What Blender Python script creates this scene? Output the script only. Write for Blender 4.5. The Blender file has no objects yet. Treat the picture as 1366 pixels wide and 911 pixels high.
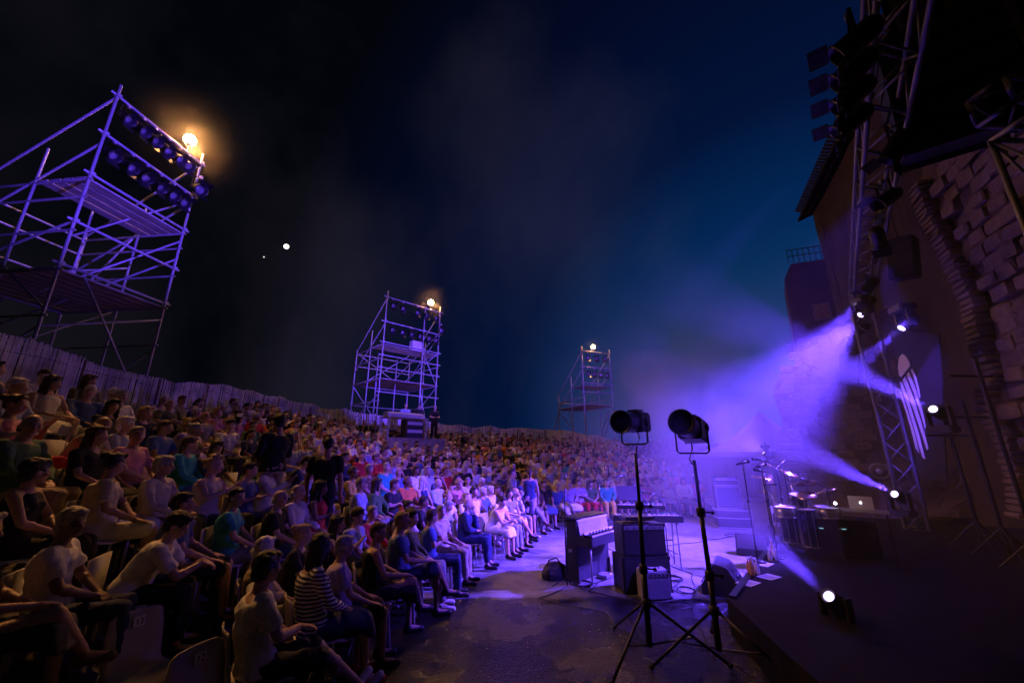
import bpy, bmesh, math, random
import numpy as np
from mathutils import Vector, Matrix, noise, Euler
random.seed(7)
R = math.radians
PI = math.pi
S = bpy.context.scene
C = S.collection

# ------------------------------------------------------------------ camera, sky, light, exposure
CAM = Vector((0, 0, 2.1)); PITCH = R(16); FPX = 531.0
cd = bpy.data.cameras.new('camera'); cam = bpy.data.objects.new('camera', cd); C.objects.link(cam)
cam.location = CAM; cam.rotation_euler = (R(90) + PITCH, 0, 0)
cd.sensor_width = 36; cd.lens = 36 * FPX / 1366; cd.clip_end = 3000; cd.clip_start = .05
S.camera = cam
S.view_settings.view_transform = 'Standard'; S.view_settings.look = 'None'
S.view_settings.exposure = 0; S.view_settings.gamma = 1
S.cycles.use_denoising = True
try: S.cycles.denoiser = 'OPENIMAGEDENOISE'
except Exception: pass
S.cycles.max_bounces = 5; S.cycles.diffuse_bounces = 2; S.cycles.glossy_bounces = 2
S.cycles.transmission_bounces = 2; S.cycles.volume_bounces = 1; S.cycles.transparent_max_bounces = 6
S.cycles.caustics_reflective = False; S.cycles.caustics_refractive = False
S.cycles.sample_clamp_indirect = 3.0; S.cycles.sample_clamp_direct = 0
S.cycles.volume_step_rate = 1.0; S.cycles.volume_max_steps = 64
S.cycles.use_light_tree = True

W = bpy.data.worlds.new('World'); S.world = W; W.use_nodes = True
nt = W.node_tree; nt.nodes.clear(); N = nt.nodes.new; L = nt.links.new
out = N('ShaderNodeOutputWorld'); bg = N('ShaderNodeBackground'); L(bg.outputs[0], out.inputs[0])
tc = N('ShaderNodeTexCoord')
# night sky: black-blue overhead and to the left, the last blue of dusk low down on the right
def dotn(v):
    n = N('ShaderNodeVectorMath'); n.operation = 'DOT_PRODUCT'; n.inputs[1].default_value = Vector(v).normalized(); L(tc.outputs['Generated'], n.inputs[0]); return n.outputs['Value']
rampA = N('ShaderNodeValToRGB'); e = rampA.color_ramp.elements
e[0].position = .30; e[0].color = (.0008, .0012, .0030, 1)
e[1].position = 1.0; e[1].color = (.0009, .041, .135, 1)
for p, c in ((.58, (.0010, .0030, .018, 1)), (.78, (.0008, .0060, .036, 1)), (.90, (.0007, .021, .092, 1))):
    x = e.new(p); x.color = c
L(dotn((.62, .80, .02)), rampA.inputs[0])
nz = N('ShaderNodeTexNoise'); nz.inputs['Scale'].default_value = 2.2; nz.inputs['Detail'].default_value = 5; nz.inputs['Roughness'].default_value = .5
mp = N('ShaderNodeMapping'); mp.inputs['Scale'].default_value = (1, 1, .6); mp.inputs['Rotation'].default_value = (.3, .5, 0); L(tc.outputs['Generated'], mp.inputs[0]); L(mp.outputs[0], nz.inputs['Vector'])
rampC = N('ShaderNodeValToRGB'); e = rampC.color_ramp.elements
e[0].position = .45; e[0].color = (0, 0, 0, 1); e[1].position = .78; e[1].color = (.011, .009, .012, 1)
L(nz.outputs['Fac'], rampC.inputs[0])
add = N('ShaderNodeMix'); add.data_type = 'RGBA'; add.blend_type = 'ADD'; add.inputs[0].default_value = 1
L(rampA.outputs[0], add.inputs[6]); L(rampC.outputs[0], add.inputs[7]); L(add.outputs[2], bg.inputs[0]); bg.inputs[1].default_value = 1

# moonlight: the one sun lamp, as weak as the small moon in the picture
sd = bpy.data.lights.new('moonlight', 'SUN'); sd.energy = .012; sd.angle = R(.5); sd.color = (.75, .82, 1)
so = bpy.data.objects.new('moonlight', sd); C.objects.link(so)
so.rotation_euler = Vector((-.567, .895, .50)).to_track_quat('Z', 'Y').to_euler()

VIOLET = (.125, .048, 1.0)
def lamp(name, kind, loc, energy, color, target=None, size=.1, angle=60, blend=.3, parent=None):
    l = bpy.data.lights.new(name, kind); l.energy = energy; l.color = color; l.shadow_soft_size = size
    if kind == 'SPOT': l.spot_size = R(angle); l.spot_blend = blend
    o = bpy.data.objects.new(name, l); C.objects.link(o); o.location = loc
    if target is not None: o.rotation_euler = (Vector(target) - Vector(loc)).to_track_quat('-Z', 'Y').to_euler()
    return o

# ------------------------------------------------------------------ geometry helpers
def ray(px, py):
    cx = (px - 683) / FPX; cy = (455.5 - py) / FPX
    c, s = math.cos(PITCH), math.sin(PITCH)
    return Vector((cx, c - s * cy, s + c * cy))
def at(px, py, Y=None, Z=None, t=None):
    d = ray(px, py)
    if Y is not None: t = Y / d.y
    elif Z is not None: t = (Z - CAM.z) / d.z
    return CAM + d * t
def proj(p):
    v = Vector(p) - CAM; c, s = math.cos(PITCH), math.sin(PITCH)
    dep = v.y * c + v.z * s; up = -v.y * s + v.z * c
    if dep < .05: return None
    return 683 + FPX * v.x / dep, 455.5 - FPX * up / dep, dep
def on_plane(px, py, P, n):
    d = ray(px, py); return CAM + d * ((Vector(P) - CAM).dot(n) / d.dot(n))

class MB:
    def __init__(s): s.v = []; s.f = []
    def add(s, vs, fs):
        k = len(s.v); s.v += [Vector(v) for v in vs]; s.f += [tuple(i + k for i in f) for f in fs]; return s
    def box(s, c, d, rot=None, taper=None):
        x, y, z = d[0] / 2, d[1] / 2, d[2] / 2; t = taper or 1
        p = [Vector(q) for q in ((-x, -y, -z), (x, -y, -z), (x, y, -z), (-x, y, -z), (-x * t, -y * t, z), (x * t, -y * t, z), (x * t, y * t, z), (-x * t, y * t, z))]
        if rot is not None: p = [rot @ q for q in p]
        return s.add([q + Vector(c) for q in p], [(0, 3, 2, 1), (4, 5, 6, 7), (0, 1, 5, 4), (1, 2, 6, 5), (2, 3, 7, 6), (3, 0, 4, 7)])
    def tube(s, a, b, ra, rb=None, n=8, cap=True):
        a, b = Vector(a), Vector(b); rb = ra if rb is None else rb
        q = (b - a).to_track_quat('Z', 'Y'); vs = []
        for p, r in ((a, ra), (b, rb)):
            for i in range(n): vs.append(p + q @ Vector((r * math.cos(2 * PI * i / n), r * math.sin(2 * PI * i / n), 0)))
        fs = [(i, (i + 1) % n, n + (i + 1) % n, n + i) for i in range(n)]
        if cap: fs += [tuple(range(n - 1, -1, -1)), tuple(range(n, 2 * n))]
        return s.add(vs, fs)
    def path(s, pts, r, n=6):
        pts = [Vector(p) for p in pts]; vs = []; m = len(pts)
        rr = r if isinstance(r, (list, tuple)) else [r] * m
        for j, p in enumerate(pts):
            d = (pts[min(j + 1, m - 1)] - pts[max(j - 1, 0)]); q = d.to_track_quat('Z', 'Y')
            for i in range(n): vs.append(p + q @ Vector((rr[j] * math.cos(2 * PI * i / n), rr[j] * math.sin(2 * PI * i / n), 0)))
        fs = [(j * n + i, j * n + (i + 1) % n, (j + 1) * n + (i + 1) % n, (j + 1) * n + i) for j in range(m - 1) for i in range(n)]
        fs += [tuple(range(n - 1, -1, -1)), tuple(range((m - 1) * n, m * n))]
        return s.add(vs, fs)
    def lathe(s, prof, n=16, M=None):      # profile of (r, z) round Z
        M = M or Matrix(); vs = []; m = len(prof)
        for r, z in prof:
            for i in range(n): vs.append(M @ Vector((max(r, 1e-4) * math.cos(2 * PI * i / n), max(r, 1e-4) * math.sin(2 * PI * i / n), z)))
        fs = [(j * n + i, j * n + (i + 1) % n, (j + 1) * n + (i + 1) % n, (j + 1) * n + i) for j in range(m - 1) for i in range(n)]
        fs += [tuple(range(n - 1, -1, -1)), tuple(range((m - 1) * n, m * n))]
        return s.add(vs, fs)
    def ball(s, c, r, M=None, n=14, m=9):
        r = r if isinstance(r, (tuple, list)) else (r, r, r); vs = []; c = Vector(c)
        for j in range(1, m):
            a = PI * j / m
            for i in range(n):
                v = Vector((r[0] * math.sin(a) * math.cos(2 * PI * i / n), r[1] * math.sin(a) * math.sin(2 * PI * i / n), r[2] * math.cos(a)))
                vs.append(c + (M @ v if M is not None else v))
        k = len(vs); t = Vector((0, 0, r[2])); t = M @ t if M is not None else t; vs += [c + t, c - t]
        fs = [((j) * n + i, (j + 1) * n + i, (j + 1) * n + (i + 1) % n, j * n + (i + 1) % n) for j in range(m - 2) for i in range(n)]
        fs += [(k, i, (i + 1) % n) for i in range(n)] + [(k + 1, (m - 2) * n + (i + 1) % n, (m - 2) * n + i) for i in range(n)]
        return s.add(vs, fs)
    def caps(s, a, b, ra, rb=None, n=12):  # capsule that tapers
        rb = ra if rb is None else rb; a, b = Vector(a), Vector(b)
        s.tube(a, b, ra, rb, n); s.ball(a, ra, n=n, m=8); s.ball(b, rb, n=n, m=8); return s
    def loft(s, rings, n=16, sq=2.3):      # rings of (centre, rx, ry[, rotation]) superellipses, closed
        vs = []; m = len(rings)
        for rg in rings:
            c, rx, ry = Vector(rg[0]), rg[1], rg[2]; M = rg[3] if len(rg) > 3 else None
            for i in range(n):
                a = 2 * PI * i / n; ca, sa = math.cos(a), math.sin(a)
                v = Vector((rx * math.copysign(abs(ca) ** (2 / sq), ca), ry * math.copysign(abs(sa) ** (2 / sq), sa), 0))
                vs.append(c + (M @ v if M is not None else v))
        fs = [(j * n + i, j * n + (i + 1) % n, (j + 1) * n + (i + 1) % n, (j + 1) * n + i) for j in range(m - 1) for i in range(n)]
        fs += [tuple(range(n - 1, -1, -1)), tuple(range((m - 1) * n, m * n))]
        return s.add(vs, fs)
    def mesh(s, name, smooth=False):
        me = bpy.data.meshes.new(name); me.from_pydata([tuple(v) for v in s.v], [], s.f); me.update()
        if smooth: me.polygons.foreach_set('use_smooth', [True] * len(me.polygons))
        return me
    def obj(s, name, mat, parent=None, smooth=False, loc=None, rotz=None, **k):
        o = bpy.data.objects.new(name, s.mesh(name, smooth)); C.objects.link(o)
        if mat: o.data.materials.append(mat)
        if parent is not None: o.parent = parent
        if loc is not None: o.location = loc
        if rotz is not None: o.rotation_euler = (0, 0, rotz)
        return tag(o, **k)

def tag(o, label=None, cat=None, group=None, kind=None):
    if label: o['label'] = label
    if cat: o['category'] = cat
    if group: o['group'] = group
    if kind: o['kind'] = kind
    return o
def empty(name, loc, rotz=0, **k):
    o = bpy.data.objects.new(name, None); C.objects.link(o); o.location = loc; o.rotation_euler = (0, 0, rotz); o.empty_display_size = .1
    return tag(o, **k)
def inst(name, me, parent=None, loc=(0, 0, 0), rot=None, scale=None, M=None):
    o = bpy.data.objects.new(name, me); C.objects.link(o)
    if parent is not None: o.parent = parent
    if M is not None: o.matrix_local = M
    else:
        o.location = loc
        if rot is not None: o.rotation_euler = rot
        if scale is not None: o.scale = scale
    return o
def copy_tree(o, parent=None):
    c = o.copy(); C.objects.link(c)
    if parent is not None: c.parent = parent
    for ch in list(o.children): copy_tree(ch, c)
    return c
def bevel(me, w=.01, seg=2):
    bm = bmesh.new(); bm.from_mesh(me)
    bmesh.ops.bevel(bm, geom=[e for e in bm.edges if len(e.link_faces) == 2 and e.calc_face_angle(0) > .6], offset=w, segments=seg, affect='EDGES', clamp_overlap=True)
    bm.to_mesh(me); bm.free(); return me

# ------------------------------------------------------------------ materials
MATS = {}
def mat(name, col=(.5, .5, .5), rough=.6, metal=0, noise_scale=None, noise_amt=.25, bump=0, bump_scale=None, obj_color=False, spec=.5, emit=None, vcol=None, coat=0):
    if name in MATS: return MATS[name]
    m = bpy.data.materials.new(name); m.use_nodes = True; nt = m.node_tree; b = nt.nodes['Principled BSDF']
    N = nt.nodes.new; L = nt.links.new
    b.inputs['Base Color'].default_value = (*col, 1); b.inputs['Roughness'].default_value = rough; b.inputs['Metallic'].default_value = metal
    b.inputs['Specular IOR Level'].default_value = spec
    if coat: b.inputs['Coat Weight'].default_value = coat
    src = None
    if obj_color:
        oi = N('ShaderNodeObjectInfo'); src = oi.outputs['Color']
    if vcol:
        va = N('ShaderNodeAttribute'); va.attribute_name = vcol
        if src is None: src = va.outputs['Color']
        else:
            mm = N('ShaderNodeMix'); mm.data_type = 'RGBA'; mm.blend_type = 'MULTIPLY'; mm.inputs[0].default_value = 1
            L(src, mm.inputs[6]); L(va.outputs['Color'], mm.inputs[7]); src = mm.outputs[2]
    tcn = N('ShaderNodeTexCoord')
    if noise_scale:
        nz = N('ShaderNodeTexNoise'); nz.inputs['Scale'].default_value = noise_scale; nz.inputs['Detail'].default_value = 6; L(tcn.outputs['Object'], nz.inputs['Vector'])
        mr = N('ShaderNodeMapRange'); mr.inputs[1].default_value = .3; mr.inputs[2].default_value = .7; mr.inputs[3].default_value = 1 - noise_amt; mr.inputs[4].default_value = 1 + noise_amt
        L(nz.outputs['Fac'], mr.inputs[0])
        mx = N('ShaderNodeMix'); mx.data_type = 'RGBA'; mx.blend_type = 'MULTIPLY'; mx.inputs[0].default_value = 1
        if src is not None: L(src, mx.inputs[6])
        else: mx.inputs[6].default_value = (*col, 1)
        L(mr.outputs[0], mx.inputs[7]); src = mx.outputs[2]
    if src is not None: L(src, b.inputs['Base Color'])
    if bump:
        n2 = N('ShaderNodeTexNoise'); n2.inputs['Scale'].default_value = bump_scale or 20; n2.inputs['Detail'].default_value = 8; L(tcn.outputs['Object'], n2.inputs['Vector'])
        bp = N('ShaderNodeBump'); bp.inputs['Strength'].default_value = bump; bp.inputs['Distance'].default_value = .02; L(n2.outputs['Fac'], bp.inputs['Height']); L(bp.outputs[0], b.inputs['Normal'])
    if emit:
        b.inputs['Emission Color'].default_value = (*emit[0], 1); b.inputs['Emission Strength'].default_value = emit[1]
    MATS[name] = m; return m

M_galv = mat('galvanised_steel', (.42, .42, .44), .42, .25, 6, .2)
M_alu = mat('aluminium', (.55, .55, .57), .38, .4, 8, .15)
M_plank = mat('deck_plank', (.42, .38, .34), .7, 0, 5, .3, .3, 40)
M_black = mat('black_paint', (.02, .02, .021), .45, 0, 12, .3)
M_blackmetal = mat('black_metal', (.025, .025, .027), .35, .3, 12, .3)
M_tolex = mat('black_tolex', (.022, .022, .024), .6, 0, 60, .3, .3, 220)
M_rubber = mat('black_rubber', (.015, .015, .015), .75)
M_chrome = mat('chrome', (.75, .75, .77), .22, .65)
M_white = mat('white_plastic', (.74, .73, .70), .4, 0, 9, .08)
M_grille = mat('grille_cloth', (.045, .045, .05), .85, 0, 150, .5, .4, 300)
M_case = mat('road_case', (.045, .045, .05), .5, 0, 8, .3, .15, 60)
M_paper = mat('paper', (.78, .76, .70), .8)
M_drape = mat('black_drape', (.012, .012, .013), .95, 0, 3, .3)
M_cream = mat('chair_shell', (.40, .365, .31), .42, 0, 5, .15, .08, 12)
M_truss = mat('dulled_truss_aluminium', (.16, .16, .18), .45, .3, 8, .2)
M_brass = mat('brass', (.7, .5, .2), .25, 1, 20, .2)
M_ebony = mat('black_lacquer', (.02, .018, .018), .2, 0, 5, .3, coat=.3)
M_ink = mat('ink', (.02, .02, .03), .7)
# ------------------------------------------------------------------ the setting: ground, performance floor, seating slope
CEN = Vector((7.5, 5.5))
def lerp_tab(tab, x):
    if x <= tab[0][0]: return tab[0][1]
    for (a, va), (b, vb) in zip(tab, tab[1:]):
        if x <= b: return va + (vb - va) * (x - a) / (b - a)
    return tab[-1][1]
def Ffront(th): return lerp_tab(((88, 10.6), (128, 10.3), (150, 9.0), (161, 8.95), (177, 9.0), (186, 9.45), (200, 9.9)), th)
fence_pts = []
for px, py, Y in ((-60, 432, 5.2), (0, 445, 6.2), (70, 460, 7.2), (140, 483, 8.5), (240, 508, 10.6), (300, 512, 13), (340, 522, 15), (380, 532, 17), (430, 544, 19.5), (480, 549, 21.5),
                  (530, 556, 23.2), (580, 562, 25), (620, 567, 26.4), (660, 569, 27.2), (700, 570.5, 27.8), (750, 574, 28.3), (800, 581, 28.7), (838, 590, 29)):
    fence_pts.append(at(px, py, Y=Y))
for th, r, z in ((190, 15.8, 4.0), (198, 15.8, 4.0), (206, 15.8, 4.0)):
    fence_pts.insert(0, Vector((CEN.x + r * math.cos(R(th)), CEN.y + r * math.sin(R(th)), z)))
pol = sorted((math.degrees(math.atan2(p.y - CEN.y, p.x - CEN.x)) % 360, math.hypot(p.x - CEN.x, p.y - CEN.y), p.z) for p in fence_pts)
Btab = [(a, b) for a, b, c in pol]; Ztab = [(a, c - 1.58) for a, b, c in pol]
Btab.insert(0, (84, Btab[0][1])); Ztab.insert(0, (84, .4))
def Bback(th): return lerp_tab(Btab, th)
def zback(th): return lerp_tab(Ztab, th)
def slope_z(th, r):
    f, b = Ffront(th) + .75, Bback(th); s = max(0, (r - f) / (b - f)); return zback(th) * min(s, 1.06) ** .92
def slope_xy(x, y):
    th = math.degrees(math.atan2(y - CEN.y, x - CEN.x)) % 360; return slope_z(th, math.hypot(x - CEN.x, y - CEN.y))
def polar(th, r, z=None):
    x, y = CEN.x + r * math.cos(R(th)), CEN.y + r * math.sin(R(th)); return Vector((x, y, slope_z(th, r) if z is None else z))

def floor_mat():
    m = bpy.data.materials.new('worn_asphalt'); m.use_nodes = True; nt = m.node_tree; b = nt.nodes['Principled BSDF']; N = nt.nodes.new; L = nt.links.new
    tc = N('ShaderNodeTexCoord')
    def noise_(sc, d=8):
        n = N('ShaderNodeTexNoise'); n.inputs['Scale'].default_value = sc; n.inputs['Detail'].default_value = d; L(tc.outputs['Object'], n.inputs['Vector']); return n.outputs['Fac']
    def ramp(src, *st):
        r = N('ShaderNodeValToRGB'); r.color_ramp.elements[0].position, r.color_ramp.elements[0].color = st[0][0], (*[st[0][1]] * 3, 1)
        r.color_ramp.elements[1].position, r.color_ramp.elements[1].color = st[-1][0], (*[st[-1][1]] * 3, 1)
        for p, c in st[1:-1]: x = r.color_ramp.elements.new(p); x.color = (c, c, c, 1)
        L(src, r.inputs[0]); return r.outputs[0]
    a = ramp(noise_(.55), (.35, .09), (.6, .22)); g = ramp(noise_(40), (.3, .55), (.7, 1.4)); st = ramp(noise_(3.5, 10), (.38, .72), (.5, 1.0), (.62, 1.12))
    m1 = N('ShaderNodeMix'); m1.data_type = 'RGBA'; m1.blend_type = 'MULTIPLY'; m1.inputs[0].default_value = 1; L(a, m1.inputs[6]); L(g, m1.inputs[7])
    m2 = N('ShaderNodeMix'); m2.data_type = 'RGBA'; m2.blend_type = 'MULTIPLY'; m2.inputs[0].default_value = 1; L(m1.outputs[2], m2.inputs[6]); L(st, m2.inputs[7])
    # smooth dark asphalt in front, the lit pool where the band plays painted lighter
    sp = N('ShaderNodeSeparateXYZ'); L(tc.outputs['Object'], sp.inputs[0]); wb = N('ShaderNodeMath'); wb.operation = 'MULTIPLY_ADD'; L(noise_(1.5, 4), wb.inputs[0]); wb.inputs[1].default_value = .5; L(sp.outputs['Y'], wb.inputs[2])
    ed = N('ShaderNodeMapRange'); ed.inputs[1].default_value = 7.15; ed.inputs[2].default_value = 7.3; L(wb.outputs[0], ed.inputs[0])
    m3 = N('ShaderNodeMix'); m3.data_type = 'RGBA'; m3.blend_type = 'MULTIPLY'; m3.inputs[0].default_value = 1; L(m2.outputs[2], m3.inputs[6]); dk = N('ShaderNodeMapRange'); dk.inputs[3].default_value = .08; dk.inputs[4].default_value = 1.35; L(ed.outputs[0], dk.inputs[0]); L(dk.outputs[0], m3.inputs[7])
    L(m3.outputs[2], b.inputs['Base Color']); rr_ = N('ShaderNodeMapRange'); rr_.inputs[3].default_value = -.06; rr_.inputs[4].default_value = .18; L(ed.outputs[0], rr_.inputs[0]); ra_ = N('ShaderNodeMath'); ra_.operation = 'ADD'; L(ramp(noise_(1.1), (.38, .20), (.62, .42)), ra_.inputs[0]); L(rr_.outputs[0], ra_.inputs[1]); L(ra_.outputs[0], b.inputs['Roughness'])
    vo = N('ShaderNodeTexVoronoi'); vo.inputs['Scale'].default_value = 55; L(tc.outputs['Object'], vo.inputs['Vector'])
    ad = N('ShaderNodeMath'); ad.operation = 'MULTIPLY_ADD'; L(noise_(7, 12), ad.inputs[0]); ad.inputs[1].default_value = 2.0; L(vo.outputs['Distance'], ad.inputs[2])
    bp = N('ShaderNodeBump'); bp.inputs['Strength'].default_value = .55; bp.inputs['Distance'].default_value = .028; L(ad.outputs[0], bp.inputs['Height']); L(bp.outputs[0], b.inputs['Normal'])
    return m
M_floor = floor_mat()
M_earth = mat('dry_earth', (.09, .075, .055), .9, 0, 1.5, .35, .6, 9)
g = MB(); g.add([(-900, -900, -.01), (900, -900, -.01), (900, 900, -.01), (-900, 900, -.01)], [(0, 1, 2, 3)])
g.obj('ground', M_earth, kind='structure')
# the flat paved floor, gently uneven
g = MB(); nx, ny = 46, 60; x0, x1, y0, y1 = -5, 15, -3, 22
for j in range(ny + 1):
    for i in range(nx + 1):
        x = x0 + (x1 - x0) * i / nx; y = y0 + (y1 - y0) * j / ny; g.v.append(Vector((x, y, .006 * noise.noise(Vector((x * .8, y * .8, 0))))))
g.f = [(j * (nx + 1) + i, j * (nx + 1) + i + 1, (j + 1) * (nx + 1) + i + 1, (j + 1) * (nx + 1) + i) for j in range(ny) for i in range(nx)]
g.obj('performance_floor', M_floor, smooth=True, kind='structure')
# the slope the seats stand on
g = MB(); ths = list(range(86, 207, 2)); ks = 26
for th in ths:
    f, b = Ffront(th) + .7, Bback(th) + 1.2
    for k in range(ks):
        r = f + (b - f) * k / (ks - 1); p = polar(th, r); p.z += .004 + .02 * noise.noise(p * .9); g.v.append(p)
    p = polar(th, b + 2.5, -.2); g.v.append(p)
kk = ks + 1
g.f = [(i * kk + k, (i + 1) * kk + k, (i + 1) * kk + k + 1, i * kk + k + 1) for i in range(len(ths) - 1) for k in range(kk - 1)]
g.obj('seating_slope', M_earth, smooth=True, kind='structure')

# ------------------------------------------------------------------ reed fence round the top of the stands
M_reed = mat('dry_reed', (.24, .175, .125), .85, 0, 3, .35, vcol='shade')
fence = empty('reed_fence', polar(150, Bback(150)), label='long wavy topped reed screen fence running behind the back row of the stands', cat='fence')
fence.location = (0, 0, 0)
def fence_at(th): return polar(th, Bback(th) + .1)
th = 88.5; arc = 0; panels = 0
M_post = mat('fence_post', (.12, .1, .08), .8)
while th < 205:
    rr = Bback(th); dth = math.degrees(1.95 / math.hypot(rr, 0)); a0, a1 = th, min(205, th + dth)
    g = MB(); cols = []; n = 62; sag = random.uniform(.03, .10); lift = random.uniform(-.06, .07)
    for i in range(n):
        t = (i + .5) / n; p = fence_at(a0 + (a1 - a0) * t); q = fence_at(a0 + (a1 - a0) * (t + .01)); d = (q - p); d.z = 0; d.normalize(); nn = Vector((-d.y, d.x, 0))
        w = .0165; z0 = p.z - .15; z1 = p.z + 1.58 - sag * math.sin(PI * t) + lift * t + random.uniform(-.022, .012) + .10 * noise.noise(Vector((p.x * .8, p.y * .8, 0)))
        p = p + nn * random.uniform(-.012, .012); lean = d * random.uniform(-.025, .025)
        A = [p - d * w - nn * .006, p + nn * -.016, p + d * w - nn * .006, p + nn * .012]
        g.add([Vector((v.x, v.y, z0)) for v in A] + [Vector((v.x + lean.x, v.y + lean.y, z1)) for v in A], [(0, 1, 5, 4), (1, 2, 6, 5), (2, 3, 7, 6), (3, 0, 4, 7), (4, 5, 6, 7)])
        cols += [random.uniform(.72, 1.05)] * 8
    o = g.obj('reed_panel', M_reed, fence, kind='stuff')
    at_ = o.data.color_attributes.new('shade', 'FLOAT_COLOR', 'POINT'); at_.data.foreach_set('color', [c for k in cols for c in (k, k * random.uniform(.94, 1), k * .95, 1)])
    p = fence_at(a0); MB().tube(p + Vector((0, 0, -.2)), p + Vector((0, 0, 1.5)), .035).obj('fence_post', M_post, fence)
    th = a1
# two wires that hold the reeds
for hh in (.5, 1.3):
    MB().path([fence_at(a) + Vector((0, 0, hh)) for a in range(89, 205, 2)], .008, 4).obj('fence_wire', M_blackmetal, fence)
# ------------------------------------------------------------------ people: every body is one voxel-fused skin, clothes and hair are children
M_skin = mat('skin', (.5, .33, .25), .5, 0, 30, .06, .08, 90, obj_color=True, vcol='tint')
M_cloth = mat('woven_cloth', (.5, .5, .5), .85, 0, 14, .12, .35, 34, obj_color=True)
M_hair = mat('hair', (.05, .03, .02), .6, 0, 40, .4, .6, 60, obj_color=True)
M_shoe = mat('shoe_leather', (.05, .04, .035), .5, obj_color=True)
def stripe_mat():
    m = M_cloth.copy(); m.name = 'striped_cloth'; nt = m.node_tree; N = nt.nodes.new; L = nt.links.new; b = nt.nodes['Principled BSDF']
    src = b.inputs['Base Color'].links[0].from_socket; tc = N('ShaderNodeTexCoord'); sp = N('ShaderNodeSeparateXYZ'); L(tc.outputs['Object'], sp.inputs[0])
    m1 = N('ShaderNodeMath'); m1.operation = 'MULTIPLY'; m1.inputs[1].default_value = 30; L(sp.outputs['Z'], m1.inputs[0])
    m2 = N('ShaderNodeMath'); m2.operation = 'FRACT'; L(m1.outputs[0], m2.inputs[0]); m3 = N('ShaderNodeMath'); m3.operation = 'GREATER_THAN'; m3.inputs[1].default_value = .52; L(m2.outputs[0], m3.inputs[0])
    mx = N('ShaderNodeMix'); mx.data_type = 'RGBA'; L(m3.outputs[0], mx.inputs[0]); L(src, mx.inputs[6]); mx.inputs[7].default_value = (.02, .022, .04, 1); L(mx.outputs[2], b.inputs['Base Color']); return m
M_stripe = stripe_mat()

def fuse(mb, voxel, smooth=4, disp=0, dscale=9, seed=0, keep=None):
    o = bpy.data.objects.new('tmp', mb.mesh('tmp')); C.objects.link(o)
    r = o.modifiers.new('r', 'REMESH'); r.mode = 'VOXEL'; r.voxel_size = voxel; r.use_smooth_shade = True
    if smooth: s = o.modifiers.new('s', 'SMOOTH'); s.factor = .5; s.iterations = smooth
    dg = bpy.context.evaluated_depsgraph_get(); me = bpy.data.meshes.new_from_object(o.evaluated_get(dg)); old = o.data
    bpy.data.objects.remove(o); bpy.data.meshes.remove(old)
    if disp:
        n = len(me.vertices); co = np.empty(n * 3, 'f'); no = np.empty(n * 3, 'f'); me.vertices.foreach_get('co', co); me.vertex_normals.foreach_get('vector', no)
        co = co.reshape(-1, 3); no = no.reshape(-1, 3); q = co * dscale + np.array((seed * 3.1, seed, 0)); nz = np.array([noise.noise(p) + .5 * noise.noise(p * 2.3) for p in map(Vector, q.tolist())])
        me.vertices.foreach_set('co', (co + no * (disp * nz)[:, None]).astype('f').ravel()); me.update()
    me.polygons.foreach_set('use_smooth', [True] * len(me.polygons)); return me

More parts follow.
